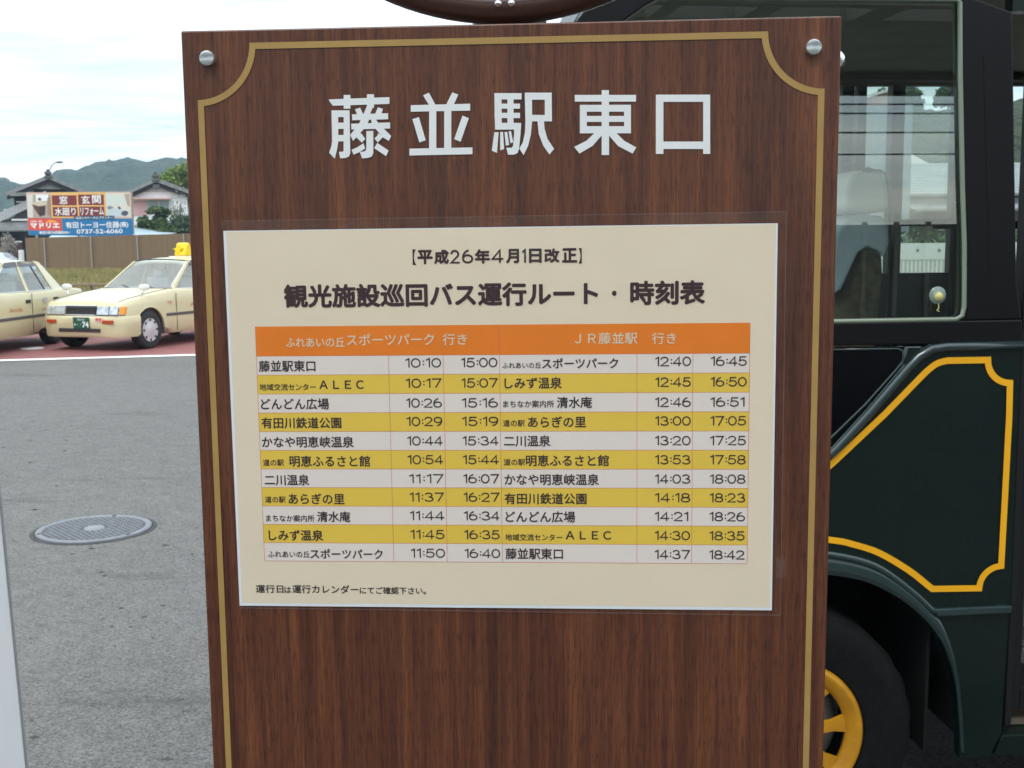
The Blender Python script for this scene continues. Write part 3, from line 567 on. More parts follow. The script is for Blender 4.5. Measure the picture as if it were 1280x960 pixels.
# roof, front, rear, far side
def shell():
    b = MB()
    prof = [(0, 2.44), (.015, 2.54), (.08, 2.61), (.25, 2.66), (1.02, 2.69), (1.79, 2.66), (1.96, 2.61), (2.025, 2.54), (2.04, 2.44)]
    xs = [-.50, -.40, -.2, .3, 1, 3, 5, L_-.05, L_]; v = []
    for x in xs:
        dz = -.16*max(0, (-.2-x)/.3)**1.6 - .05*max(0, (x-5)/.3)
        for y, z in prof: v.append((x, y, z+(dz if z > 2.45 else 0)))
    n = len(prof); f = [(i*n+k, i*n+k+1, (i+1)*n+k+1, (i+1)*n+k) for i in range(len(xs)-1) for k in range(n-1)]
    f += [tuple(range(n)), tuple((len(xs)-1)*n+k for k in range(n))[::-1]]
    return b.add(v, f)
o = shell().build('roof', green, bus); autosmooth(o, 40)
sk('roof_band', [(.5455, 2.303), (L_, 2.303), (L_, 2.441), (.5455, 2.441)], green, -.002, .04)
box('headlining', (-.45, .04, 2.425), (L_-.05, 2.0, 2.435), trimi, bus)
# far side with openings
fs = mat('far_side', (.16, .15, .115), .8, var=.15, vscale=5)
def farbox(name, x0, z0, x1, z1, m=fs, y0=2.0, y1=2.04): return box(name, (x0, y0, z0), (x1, y1, z1), m, bus)
wt = bl(1150, 107, 2.0).z; wb = bl(1150, 341, 2.0).z
farbox('far_side_panel', FX, .3, L_, wb, green); farbox('cant_rail', -.45, wt, L_, 2.44)
for a, b_ in ((bl(1112, 200, 2.0).x, bl(1127.5, 200, 2.0).x), (bl(1191, 200, 2.0).x, bl(1191, 200, 2.0).x+.10), (bl(1050, 200, 2.0).x, bl(1064, 200, 2.0).x), (bl(1070, 200, 2.0).x, bl(1080, 200, 2.0).x), (bl(1191, 200, 2.0).x+1.1, bl(1191, 200, 2.0).x+1.18), (bl(1191, 200, 2.0).x+2.2, bl(1191, 200, 2.0).x+2.28), (bl(1191, 200, 2.0).x+3.3, L_)):
    farbox('window_pillar', a, wb+.0005, b_, wt-.0005, mat('pillar_dark', (.025, .025, .024), .6), 1.985, 2.045)
sash = bl(1150, 274, 1.99).z
box('sash_rail', (bl(1127.5, 200, 2.0).x+.001, 1.99, sash-.03), (bl(1191, 200, 2.0).x-.001, 2.02, sash), mat('pillar_dark', ()), bus)
box('sash_rail', (bl(1064, 200, 2.0).x+.001, 1.99, sash-.03), (bl(1070, 200, 2.0).x-.001, 2.02, sash), mat('pillar_dark', ()), bus)
fg = glassmat('far_glass', (.86, .90, .88), 1.45, .0)
mesh('window_glass', [(FX+.6, 2.03, wb), (L_-.1, 2.03, wb), (L_-.1, 2.03, wt), (FX+.6, 2.03, wt)], [(0, 1, 2, 3)], fg, bus)
# ceiling details seen through the glass: roll of trim with grille and straps
tz_ = wt+.06
for i, zz in enumerate((wt+.012, wt+.085, wt+.16, wt+.23)):
    if zz < 2.42: box('trim_rib', (-.4, 1.93-.03*i, zz), (L_-.1, 2.0, zz+.012), mat('rib_dark', (.10, .095, .072), .7), bus, .003)
gp = bl(1100, 79, 1.98); gb_ = MB()
for i in range(5): gb_.box((gp.x-.03+i*.013, 1.965, gp.z-.012), (gp.x-.021+i*.013, 1.975, gp.z+.016))
gb_.build('vent_grille', mat('pillar_dark', ()), bus, fix=False)
# steering column side, driver's seat, aisle seat
cloth = mat('seat_cover_cloth', (.72, .80, .92), .9, var=.06, vscale=9, bump=.4, bscale=25)
moq = mat('seat_moquette', (.115, .085, .045), .9, var=.5, vscale=30, detail=2)
SD = 1.32
def pxs(L, y): return [bl(a, b, y) for a, b in L]
# seat shell: side outline carried across its width
def slab(name, pts, y0, y1, m, bev):
    P = [bl(a, b, y0) for a, b in pts]
    o = MB().prism([(p.x, y0, p.z) for p in P], (0, y1-y0, 0)).build(name, m, bus); bevel(o, bev, 4); autosmooth(o, 60); return o
slab('seat_back', [(1050, 400), (1028, 470), (1090, 480), (1096, 415), (1104, 345), (1103, 318), (1097, 311), (1085, 311), (1077, 318)], SD-.25, SD+.25, moq, .02)
slab('seat_cover', [(1036, 372), (1043, 300), (1058, 272), (1080, 268), (1104, 270), (1111, 285), (1112, 305), (1105, 322), (1100, 314), (1084, 308), (1073, 316), (1052, 362)], SD-.27, SD+.235, cloth, .018)
slab('headrest', [(1059, 262), (1057, 240), (1062, 222), (1074, 213), (1094, 211), (1106, 216), (1111, 232), (1111, 264), (1084, 268)], SD-.14, SD+.12, mat('headrest_cover', (.90, .92, .93), .9, bump=.2), .02)
slab('seat_cushion', [(960, 455), (960, 500), (1090, 500), (1095, 470), (1030, 448)], SD-.25, SD+.25, moq, .02)
box('seat_base', (bl(980, 480, SD).x, SD-.2, .62), (bl(1080, 480, SD).x, SD+.2, bl(1000, 500, SD).z), rub, bus)
g_ = [(1084, 215), (1092, 213), (1100, 213), (1106, 217), (1109, 226), (1110.5, 240), (1112, 262), (1113, 300), (1113, 345)]
o = MB().tube([bl(a, b, SD-.3) for a, b in g_], .0045, 8).build('microphone_arm', rub, bus, True)
o = MB().tube([bl(1078, 214, SD-.3), bl(1085, 212, SD-.3), bl(1091, 213, SD-.3)], [.004, .011, .006], 10).build('microphone', rub, bus, True)
o = MB().tube([bl(1120, 270, SD+.1), bl(1118, 330, SD), bl(1112, 400, SD), bl(1106, 470, SD)], .018, 10).build('grab_pole', mat('pillar_dark', ()), bus, True)
# two passenger seat tops
for X in (1169, 1262):
    p0 = bl(X, 281, 1.86); p1 = bl(X+22, 281, 1.86); b = MB().box((p0.x, 1.86, p0.z-.018), (p1.x+.20, 1.9, p0.z+.018)).build('armrest', rub, bus, fix=False); bevel(b, .015, 3)
    b = MB().box((p1.x, 1.86, .7), (p1.x+.12, 1.9, p0.z+.10)).build('passenger_seat', rub, bus, fix=False); bevel(b, .03, 3)
# floor, bulkheads, front and windscreen
box('floor', (.56, .05, .58), (L_-.05, 2.0, .62), mat('floor_dark', (.03, .03, .03), .8), bus)
box('floor', (FX+.1, .66, .58), (.559, 2.0, .62), mat('floor_dark', ()), bus)
box('underframe', (-.9, .66, .30), (L_-.2, 1.6, .578), rub, bus)
fr = MB().prism([(FX, 0, .36), (FX-.03, 0, .5), (FX-.03, 0, .95), (FX+.02, 0, 1.15), (FX+.1, 0, 1.15), (FX+.1, 0, .36)], (0, 2.04, 0)).build('front_panel', green, bus); bevel(fr, .02)
mesh('windscreen', [(FX+.03, .03, 1.152), (FX+.03, 2.01, 1.152), (-.52, 1.98, 2.40), (-.52, .06, 2.40)], [(0, 1, 2, 3)], bgl, bus)
for y in (.25, 1.79):
    o = MB().lathe([(.0001, -.03), (.07, -.025), (.095, 0), (.1, .02)], 24, 'x', (FX-.03, y, .72)).build('headlight', mat('lamp_glass', (.6, .62, .62), .1, .3), bus, True)
box('bumper', (FX-.1, .02, .36), (FX-.031, 2.02, .52), blk, bus, .02)
box('dashboard', (FX+.12, .1, .9), (-.55, 1.94, 1.15), rub, bus, .04)
st_ = MB(); st_.tube([Vector((-.35, 1.42, 1.22))+Vector((math.cos(a)*.2*.5, math.sin(a)*.2, math.cos(a)*.2*.866)) for a in [2*math.pi*i/24 for i in range(25)]], .013, 8, False); st_.build('steering_wheel', rub, bus, True)
box('rear_panel', (L_, .0, .32), (L_+.04, 2.04, 2.5), green, bus, .02)
for i in range(3):
    x0 = 1.42+i*1.28
    mesh('window_glass', [(x0, .01, 1.5), (x0+1.2, .01, 1.5), (x0+1.2, .01, 2.24), (x0, .01, 2.24)], [(0, 1, 2, 3)], bgl, bus)
    box('window_surround', (x0+1.2, -.002, 1.432), (x0+1.28, .04, 2.301), blk, bus)
box('window_surround', (1.36, -.003, 1.432), (L_, .038, 1.498), blk, bus); box('window_surround', (1.36, -.003, 2.242), (L_, .038, 2.300), blk, bus)
# door opening: frame, glass leaf, steps, hand rail
box('door_post', (.614, .004, .345), (.634, .06, 2.298), mat('door_rubber', (.008, .0085, .009), .5, spec=.25), bus, .004)
sk('door_leaf', [(.640, .36), (.985, .36), (.985, 2.28), (.640, 2.28)], rub, .05, .052) if False else None
for x0, x1 in ((.644, .672), (.955, .985), (.987, 1.015), (1.31, 1.345)): box('door_frame', (x0, .035, .38), (x1, .07, 2.29), mat('door_rubber', ()), bus, .004)
for x0, x1 in ((.672, .955), (1.015, 1.31)):
    box('door_frame', (x0, .035, .38), (x1, .07, .44), mat('door_rubber', ()), bus); box('door_frame', (x0, .035, 2.24), (x1, .07, 2.29), mat('door_rubber', ()), bus)
    mesh('door_glass', [(x0, .05, .44), (x1, .05, .44), (x1, .05, 2.24), (x0, .05, 2.24)], [(0, 1, 2, 3)], bgl, bus)
o = MB().tube([(.640, .03, 1.2), (.641, .03, 2.28)], .003, 6).build('door_trim', mat('galvanised', (.5, .52, .53), .4, .7), bus)
sk('door_sill', [(.585, .262), (.604, .322), (1.36, .322), (1.36, .262)], green, -.002, .25, bev=.004)
box('entry_step', (.64, .06, .325), (1.34, .6, .345), mat('step_tread', (.13, .10, .07), .8), bus); box('entry_step', (.64, .35, .45), (1.34, .9, .47), mat('step_nose', (.24, .25, .26), .5), bus)
o = MB().tube([Vector((.72, .3, .46))+Vector((math.cos(a)*.07, 0, math.sin(a)*.09)) for a in [math.pi*i/12 for i in range(13)]], .01, 8).build('hand_rail', ylw, bus, True)
# wheel wells and wheels
def well(cx_):
    b = MB(); A = [(cx_+.50*math.cos(a), .30+.56*math.sin(a)) for a in [math.pi*i/16 for i in range(17)]]
    b.quadstrip([(x, .036, z) for x, z in A], [(x, .62, z) for x, z in A]); b.add([(x, .62, z) for x, z in A], [tuple(range(17))]); return b.build('wheel_well', rub, bus, fix=False)
def tread(cx_, cy, R_, w, nm='tyre'):
    o = MB().lathe([(.225, cy+.010), (.24, cy-.004), (.30, cy-.012), (.33, cy-.008), (R_-.012, cy+.004), (R_, cy+.022), (R_+.001, cy+w-.02), (R_-.02, cy+w), (.225, cy+w)], 72, 'y', (cx_, 0, R_), closed=True)
    n = 72
    for k in range(n):
        if k % 2: continue
    return o
tyre_m = mat('tyre_rubber', (.006, .006, .0065), .8, spec=.15, var=.3, vscale=30, bump=.3, bscale=90)
wheels = []
for X, Y, flip in ((0, .008, 1), (3.2, .008, 1), (0, 2.03, -1), (3.2, 2.03, -1)):
    w = MB(); Rr = .362; n = 96
    prof = [(.209, .016), (.220, .004), (.26, -.004), (.30, -.006), (.330, -.001), (.346, .008), (Rr-.006, .022), (Rr, .034), (Rr, .19), (.35, .21), (.209, .20)]
    v = []
    for j, (r, h) in enumerate(prof):
        for k in range(n):
            a = 2*math.pi*k/n; rr = r - (.004 if (j in (6, 7) and k % 4 == 0) else 0); v.append((rr*math.cos(a), h*flip, rr*math.sin(a)))
    m_ = len(prof); f = [(i*n+k, i*n+(k+1) % n, ((i+1) % m_)*n+(k+1) % n, ((i+1) % m_)*n+k) for i in range(m_) for k in range(n)]
    wh = empty('wheel', (X-.004, Y, Rr-.024)); wh.parent = bus
    ty = w.add(v, f).build('tyre', tyre_m, wh); autosmooth(ty, 30)
    MB().lathe([(.292, -.0072*flip), (.296, -.0072*flip)], 72, 'y').build('sidewall_line', mat('tyre_ridge', (.008, .008, .009), .8, spec=.15), wh, fix=False)
    # rim: flange ring, eight spokes between windows, hub, drum behind
    MB().lathe([(.224, .020*flip), (.212, .006*flip), (.208, -.003*flip), (.203, -.006*flip), (.195, -.004*flip), (.180, .004*flip), (.166, .012*flip), (.166, .03*flip), (.20, .05*flip)], 64, 'y').build('rim', mat('rim_yellow_shaded', (.44, .20, .006), .45, var=.18, vscale=16), wh, True)  # wheel yellow darkened: shade of the arch put into the colour
    sp = MB(); ns = 8; off = R(9)
    for k in range(ns):
        a = off+2*math.pi*k/ns; wd_ = R(7); r0, r1 = .085, .170
        c_ = [(r1, a-wd_*1.25), (r1, a+wd_*1.25), (.13, a+wd_), (r0, a+wd_*1.6), (r0, a-wd_*1.6), (.13, a-wd_)]
        sp.prism([(r*math.cos(t), .012*flip, r*math.sin(t)) for r, t in c_], (0, .012*flip, 0))
    sp.build('spoke', mat('rim_yellow_shaded', ()), wh)
    nb = MB()
    for k in range(6): nb.lathe([(.011, -.004*flip), (.011, -.019*flip), (.008, -.021*flip), (.0001, -.021*flip)], 6, 'y', (.062*math.cos(k*math.pi/3), 0, .062*math.sin(k*math.pi/3)))
    nb.build('wheel_nut', mat('nut_steel', (.3, .3, .29), .4, .7), wh)
    MB().lathe([(.10, .026*flip), (.098, .006*flip), (.075, -.004*flip), (.055, -.012*flip), (.045, -.030*flip), (.0001, -.034*flip)], 40, 'y').build('hub', ylw, wh, True)
    MB().lathe([(.17, .10*flip), (.15, .07*flip), (.09, .05*flip), (.0001, .05*flip)], 40, 'y').build('brake_drum', mat('drum_grey', (.26, .255, .24), .6, .3, var=.3, vscale=20), wh, True)
    wheels.append(wh)
for cx_ in (0, 3.2): well(cx_)
mf = MB().box((.40, .05, .26), (.41, .5, .72)).build('mud_flap', rub, bus, fix=False)
# ------------------------------------------------------------ taxis
def interp(x, T):
    for (a, b), (c, d) in zip(T, T[1:]):
        if a <= x <= c: return b+(d-b)*(x-a)/(c-a)
    return T[0][1] if x < T[0][0] else T[-1][1]
cglass = glassmat('car_glass', (.60, .68, .68), 1.75, .02)
wglass = glassmat('windscreen_glass', (.62, .70, .72), 1.75, .05)
def car(loc, rz, paint, label, cat='taxi', group=None, name='taxi', taxi=True):
    c = empty(name, loc, (0, 0, rz), label=label, cat=cat, group=group)
    blackp = mat('car_black', (.015, .015, .016), .4); chrome = mat('chrome', ()); tyre = mat('car_tyre', (.022, .022, .023), .8)
    XF, XB = 1.50, -1.18; RW = .315
    top = [(-2.54, .86), (-2.46, .925), (-2.2, .945), (-1.72, .955), (-1.0, .955), (.4, .955), (.80, .965), (1.4, .90), (1.9, .825), (2.07, .785), (2.10, .745), (2.13, .60)]
    wid = [(-2.56, .74), (-2.46, .80), (-2.1, .832), (-1, .845), (1, .845), (1.8, .838), (2.05, .80), (2.14, .72)]
    bot = [(-2.56, .40), (-2.42, .27), (-1.8, .24), (-1.0, .20), (1.0, .20), (1.9, .22), (2.10, .26), (2.14, .42)]
    xs = sorted(set([round(x, 3) for x in [-2.56, -2.50, -2.42, -2.26, -2.1, -1.9, -.9, -.6, -.2, .2, .6, .8, .95, 1.75, 2.02, 2.06, 2.10, 2.13] + [XB+RW*1.22*math.cos(math.pi*i/12) for i in range(13)] + [XF+RW*1.22*math.cos(math.pi*i/12) for i in range(13)]]))
    V_, F_ = [], []; rows = []
    for x in xs:
        zt, w, zb = interp(x, top), interp(x, wid), interp(x, bot); az_ = 0
        for ax in (XB, XF):
            d = abs(x-ax)
            if d < RW*1.22: az_ = max(az_, RW+math.sqrt(max(0, (RW*1.22)**2-d*d))-.0)
        def zz(z): return max(z, az_) if az_ else z
        cr = .035 if x > .8 else (.02 if x < -1.7 else .0)
        h = [(0, zb), (w-.2, zb), (w-.05, zz(zb+.02)), (w, zz(zb+.10)), (w+.004, zz(.47)), (w+.004, zz(.56)), (w-.005, max(zz(.68), min(.74, zt-.10))), (w-.018, zt-.045), (w-.045, zt-.008), (w-.12, zt+.004), (w*.5, zt+cr*.8), (0, zt+cr)]
        h = [(y, min(z, zt+.04)) for y, z in h]
        row = [(x, y, z) for y, z in h] + [(x, -y, z) for y, z in h[::-1][1:-1]]
        rows.append(row)
    n = len(rows[0])
    for r_ in rows: V_ += r_
    for i in range(len(rows)-1):
        for k in range(n): F_.append((i*n+k, i*n+(k+1) % n, (i+1)*n+(k+1) % n, (i+1)*n+k))
    F_ += [tuple(range(n)), tuple((len(rows)-1)*n+k for k in range(n))[::-1]]
    body = MB().add(V_, F_).build('body', paint, c); autosmooth(body, 32)
    for ax in (XB, XF): box('wheel_housing', (ax-RW*1.28, -.80, .22), (ax+RW*1.28, .80, .72), blackp, c)
    # greenhouse: outlines at belt and roof
    belt = [(.84, .70), (-1.70, .70)]; 
    def P(x, y, z): return Vector((x, y, z))
    Lx = {'a0': (.74, .74, .962), 'a1': (.06, .575, 1.425), 'b0': (-.35, .79, .955), 'b1': (-.37, .60, 1.455), 'c0': (-1.27, .775, .955), 'c1': (-1.00, .59, 1.44), 'd0': (-1.80, .66, .955), 'd1': (-1.28, .56, 1.415)}
    # roof cap
    rx = [(.12, 1.415, .545), (.0, 1.452, .575), (-.3, 1.485, .60), (-.75, 1.49, .603), (-1.10, 1.468, .59), (-1.26, 1.43, .565)]
    v = []; m_ = 9
    for x, z, w in rx:
        for k in range(m_):
            t = -1+2*k/(m_-1); v.append((x, w*t*1.02, z-.05*abs(t)**3.2))
    nr = len(rx); v2 = [(a, b, d-.028) for a, b, d in v]
    f = [(i*m_+k, i*m_+k+1, (i+1)*m_+k+1, (i+1)*m_+k) for i in range(nr-1) for k in range(m_-1)]; q = nr*m_
    f2 = [tuple(q+j for j in g)[::-1] for g in f]
    rim_ = [k for k in range(m_)] + [i*m_+m_-1 for i in range(1, nr)] + [(nr-1)*m_+k for k in range(m_-2, -1, -1)] + [i*m_ for i in range(nr-2, 0, -1)]
    f3 = [(rim_[i], rim_[(i+1) % len(rim_)], q+rim_[(i+1) % len(rim_)], q+rim_[i]) for i in range(len(rim_))]
    rf = MB().add(v+v2, f+f2+f3).build('roof', paint, c); autosmooth(rf, 40)
    for s in (1, -1):
        g = lambda k: Vector((Lx[k][0], s*Lx[k][1], Lx[k][2]))
        def pillar(p0, p1, w0, w1, m, name='pillar', t=.03):
            # a flat bar between belt and roof, width along x
            o0 = Vector((0, -s*t, 0)); a = [p0+Vector((w0/2, 0, 0)), p0-Vector((w0/2, 0, 0)), p1-Vector((w1/2, 0, 0)), p1+Vector((w1/2, 0, 0))]
            o_ = MB().prism(a, o0).build(name, m, c); bevel(o_, .006); return o_
        pillar(g('a0')+Vector((-.02, 0, -.01)), g('a1')+Vector((.0, 0, .0)), .10, .075, paint)
        pillar(g('b0')+Vector((0, s*.004, -.004)), g('b1'), .085, .06, paint)
        o_ = MB().prism([g('c0')+Vector((.0, s*.003, -.004)), g('d0')+Vector((-.10, 0, -.01)), g('d1')+Vector((.02, 0, .02)), g('c1')+Vector((-.02, 0, .02))], (0, -s*.03, 0)).build('pillar', paint, c); bevel(o_, .008)
        # side glass: one pane front, two rear
        e = Vector((0, -s*.012, 0))
        def pane(pts): return mesh('side_window', [p+e for p in pts], [(0, 1, 2, 3)], cglass, c)
        pane([g('a0')+Vector((-.07, 0, 0)), g('b0')+Vector((.04, 0, 0)), g('b1')+Vector((.03, 0, -.02)), g('a1')+Vector((-.03, 0, 0))])
        qx0 = g('b0').lerp(g('c0'), .70); qx1 = g('b1').lerp(g('c1'), .70)
        pane([g('b0')+Vector((-.045, 0, 0)), qx0, qx1, g('b1')+Vector((-.03, 0, -.02))]); pane([qx0+Vector((-.025, 0, 0)), g('c0')+Vector((-.01, 0, 0)), g('c1')+Vector((-.02, 0, 0)), qx1+Vector((-.022, 0, 0))])
        MB().tube([qx0+e, qx1+e], .012, 6).build('window_bar', blackp, c)
        MB().tube([g('a0')+Vector((-.06, s*.006, .0)), g('b0')+Vector((0, s*.01, .004)), g('c0')+Vector((0, s*.008, .004))], .008, 6).build('belt_trim', chrome, c)
        # smoked rain visors over the doors
        vis = mat('rain_visor', (.10, .095, .10), .25)
        for a_, b_ in ((g('a1')+Vector((-.04, 0, .0)), g('b1')+Vector((.03, 0, -.01))), (g('b1')+Vector((-.03, 0, -.01)), g('c1')+Vector((.02, 0, .0)))):
            dn = Vector((0, s*.035, -.07)); MB().prism([a_+Vector((0, s*.008, .015)), b_+Vector((0, s*.008, .015)), b_+dn, a_+dn+Vector((.03, 0, 0))], (0, -s*.004, 0)).build('rain_visor', vis, c)
        # doors: seams, handles, moulding
        for x in (.80, -.36):
            zb_ = .26
            MB().box((x-.005, s*.8485-.003, zb_), (x+.005, s*.8485+.003, .93 if x != .80 else .90)).build('door_seam', mat('seam_dark', (.06, .055, .04), .8), c, fix=False)
        for x in (-.22, -1.22):
            box('door_handle', (x-.085, s*.848-.012, .765), (x+.055, s*.848+.012, .825), blackp, c, .008)
        box('side_moulding', (-.78, s*.851-.008, .515), (1.08, s*.851+.008, .565), mat('moulding_grey', (.09, .075, .075), .5), c, .005)
        box('side_moulding', (-1.90, s*.846-.010, .515), (-1.60, s*.846+.008, .565), mat('moulding_grey', ()), c, .005)
        box('side_moulding', (1.91, s*.835-.010, .515), (1.97, s*.835+.006, .56), mat('moulding_grey', ()), c, .005)
        # wheels
        for ax in (XF, XB):
            w = empty('wheel', (ax, s*.745, RW)); w.parent = c
            ty = MB().lathe([(.19, s*.085), (.205, s*.098), (.27, s*.100), (.298, s*.088), (RW, s*.066), (RW, -s*.066), (.298, -s*.088), (.19, -s*.08)], 40, 'y', closed=True).build('tyre', tyre, w); autosmooth(ty, 35)
            cv = MB().lathe([(.197, s*.086), (.190, s*.096), (.168, s*.092), (.10, s*.102), (.06, s*.112), (.0001, s*.113)], 40, 'y').build('wheel_cover', mat('cover_silver', (.60, .61, .63), .35, .4), w); autosmooth(cv, 30)
            hb = MB()
            for k in range(8):
                a = 2*math.pi*k/8; hb.lathe([(.024, 0), (.0001, s*.002)], 10, 'y', (.165*math.cos(a), s*.0985, .165*math.sin(a)))
            hb.build('cover_slot', blackp, w, fix=False)
        # arch lips
        for ax in (XF, XB):
            MB().tube([(ax+RW*1.20*math.cos(a), s*.842, RW+RW*1.20*math.sin(a)) for a in [math.pi*(-.02+1.04*i/16) for i in range(17)]], .008, 6).build('arch_lip', paint, c, True)
    g = lambda k, s: Vector((Lx[k][0], s*Lx[k][1], Lx[k][2]))
    def curved(k0, k1, bulge, m, name):
        v = []; nn = 10
        for j in range(5):
            for i in range(nn+1):
                t = i/nn; a = g(k0, 1).lerp(g(k0, -1), t); b = g(k1, 1).lerp(g(k1, -1), t); p = a.lerp(b, j/4); p.x += bulge*(1-(2*t-1)**2)*(1-.5*j/4); p.z += .03*(1-(2*t-1)**2)*(j/4); v.append(p)
        f = [(j*(nn+1)+i, j*(nn+1)+i+1, (j+1)*(nn+1)+i+1, (j+1)*(nn+1)+i) for j in range(4) for i in range(nn)]
        return mesh(name, v, f, m, c, True)
    curved('a0', 'a1', .12, wglass, 'windscreen'); curved('d0', 'd1', -.08, cglass, 'rear_window')
    sealp = []
    for t in [i/10 for i in range(11)]: p = g('a1', 1).lerp(g('a1', -1), t); p.x += .06*(1-(2*t-1)**2); p.z += .03*(1-(2*t-1)**2)+.002; sealp.append(p)
    MB().tube(sealp, .011, 6).build('windscreen_seal', blackp, c)
    sealp = []
    for t in [i/10 for i in range(11)]: p = g('a0', 1).lerp(g('a0', -1), t); p.x += .12*(1-(2*t-1)**2)+.01; p.z += .004; sealp.append(p)
    MB().tube(sealp, .014, 6).build('windscreen_seal', blackp, c)
    for y0_ in (.45, -.05):
        MB().tube([(.80+.10, y0_, .985), (.72, y0_-.30, 1.03)], .007, 5).build('wiper', blackp, c)
    # interior
    it = mat('car_interior', (.16, .15, .135), .8, var=.1); cvr = mat('seat_white', (.62, .62, .60), .8)
    box('cabin_floor', (-1.7, -.74, .80), (.75, .74, .84), it, c); box('dashboard', (.45, -.70, .84), (.78, .70, .97), mat('dash_dark', (.05, .05, .05), .7), c, .03)
    for x in (-.30, -1.28):
        for y in (.36, -.36):
            box('car_seat', (x-.10, y-.24, .84), (x+.04, y+.24, 1.13), cvr, c, .04); box('headrest', (x-.10, y-.12, 1.135), (x, y+.12, 1.26), cvr, c, .03)
    # bonnet and boot shut lines
    for s in (1, -1):
        MB().tube([(x, s*.70*(1-.06*max(0, x-1.6)/.5), interp(x, top)+.010+.004*(x > 1)) for x in (.85, 1.0, 1.3, 1.6, 1.9, 2.04)], .0045, 5).build('bonnet_seam', mat('seam_dark', ()), c)
        MB().tube([(-1.90, s*.72, .957), (-2.2, s*.72, .948), (-2.44, s*.70, .918)], .0045, 5).build('boot_seam', mat('seam_dark', ()), c)
        MB().box((1.915, s*.842-.002, .30), (1.923, s*.842+.002, .56)).build('bumper_seam', mat('seam_dark', ()), c, fix=False)
    # nose
    fx = 2.175
    def face(name, y0, y1, z0, z1, m, x=fx, d=.02, bev=.006, sl=-.035): # slightly raked
        o_ = MB().prism([(x, y0, z0), (x, y1, z0), (x+sl, y1, z1), (x+sl, y0, z1)], (-.07, 0, 0)).build(name, m, c); bevel(o_, bev); return o_
    blackg = mat('grille_dark', (.035, .03, .032), .5)
    face('grille', -.30, .30, .60, .735, blackg, fx+.012)
    for i in range(5): face('grille_bar', -.30, .30, .612+i*.024, .617+i*.024, mat('grille_bar', (.12, .11, .11), .35, .5), fx+.018, bev=.001, sl=-.001)
    MB().tube([(fx+.012, -.31, .592), (fx+.012, .31, .592)], .009, 6).build('grille_trim', chrome, c); MB().tube([(fx-.02, -.31, .742), (fx-.02, .31, .742)], .009, 6).build('grille_trim', chrome, c)
    lens = mat('lamp_lens', (.50, .53, .56), .10, .6, var=.35, vscale=14); amb = mat('lamp_amber', (.80, .28, .02), .2)
    for s in (1, -1):
        hd = face('headlight', min(s*.32, s*.55), max(s*.32, s*.55), .595, .735, lens, fx+.006); face('headlight', min(s*.562, s*.725), max(s*.562, s*.725), .60, .73, lens, fx-.006)
        MB().prism([(fx-.045, s*.742, .605), (fx-.10, s*.80, .605), (fx-.13, s*.80, .72), (fx-.075, s*.742, .728)], (-.04, 0, 0)).build('corner_lamp', amb, c)
        MB().prism([(fx+.001, s*.31, .588), (fx+.003, s*.70, .588), (fx-.10, s*.808, .588), (fx-.10, s*.808, .598), (fx+.003, s*.70, .598), (fx+.001, s*.31, .598)], (-.01, 0, 0)).build('headlight_trim', chrome, c)
    # bumper
    bp_ = [(fx+.045, 0), (fx+.042, .35), (fx+.02, .60), (fx-.04, .76), (fx-.14, .845), (fx-.42, .852)]
    pts = [(x, -y) for x, y in bp_[::-1]] + [(x, y) for x, y in bp_[1:]]
    v = []; hz = [(.23, -.05), (.27, -.005), (.40, .0), (.42, .012), (.545, .012), (.575, -.02)]
    for z, dx in hz:
        for x, y in pts: k = math.copysign(min(1, abs(y)/.85), y); v.append((x+dx*(1-abs(k)), y+dx*k*.5, z))
    n = len(pts); f = [(j*n+i, j*n+i+1, (j+1)*n+i+1, (j+1)*n+i) for j in range(len(hz)-1) for i in range(n-1)]
    o_ = MB().add(v, f).build('front_bumper', paint, c); autosmooth(o_, 40)
    mo = o_.modifiers.new('s', 'SOLIDIFY'); mo.thickness = .003; mo.offset = 0
    box('air_intake', (fx+.036, -.42, .315), (fx+.046+.01, .42, .375), blackg, c, .004)
    for s in (1, -1): box('turn_signal', (fx+.01, s*.565-.10, .455), (fx+.052, s*.565+.10, .515), mat('lamp_orange', (.42, .055, .012), .25), c, .006)
    box('rear_bumper', (-2.61, -.80, .32), (-2.50, .80, .55), paint, c, .03)
    for s in (1, -1): box('tail_lamp', (-2.57, s*.62-.14, .62), (-2.48, s*.62+.14, .78), mat('lamp_red', (.45, .01, .01), .2), c, .01)
    MB().tube([(-2.3, .45, .22), (-2.60, .45, .22)], .022, 8).build('exhaust', rub, c)
    if taxi:
        pg = mat('plate_green', (.012, .085, .050), .5); pw = mat('plate_white', (.75, .78, .78), .5)
        pl = empty('number_plate', (fx+.066, .06, .465), (R(90), 0, R(90))); pl.parent = c
        box('plate_base', (-.165, -.0925, -.004), (.165, .0925, 0), pg, pl, .002)
        text('plate_text', '和歌山500', -.075, .075, .055, pw, pl, .001, h=.034)
        text('plate_text', 'あ', -.145, -.105, -.025, pw, pl, .001); text('plate_text', '・・', -.085, .0, -.025, pw, pl, .001, h=.014)
        text('plate_text', '74', .022, .15, -.025, pw, pl, .001, h=.095, bold=.004)
        st2 = mat('sticker_red', (.62, .06, .05), .5)
        sk_ = box('sticker', (fx+.0535, .40-.075-.005, .49), (fx+.0565, .40+.075, .555), mat('sticker_white', (.72, .6, .58), .5), c)
        sb = empty('sticker_text', (fx+.0575, .40, .522), (R(90), 0, R(90))); sb.parent = c
        text('sticker_text_print', '賃貸', -.065, .065, 0, st2, sb, .0, h=.052, bold=.003)
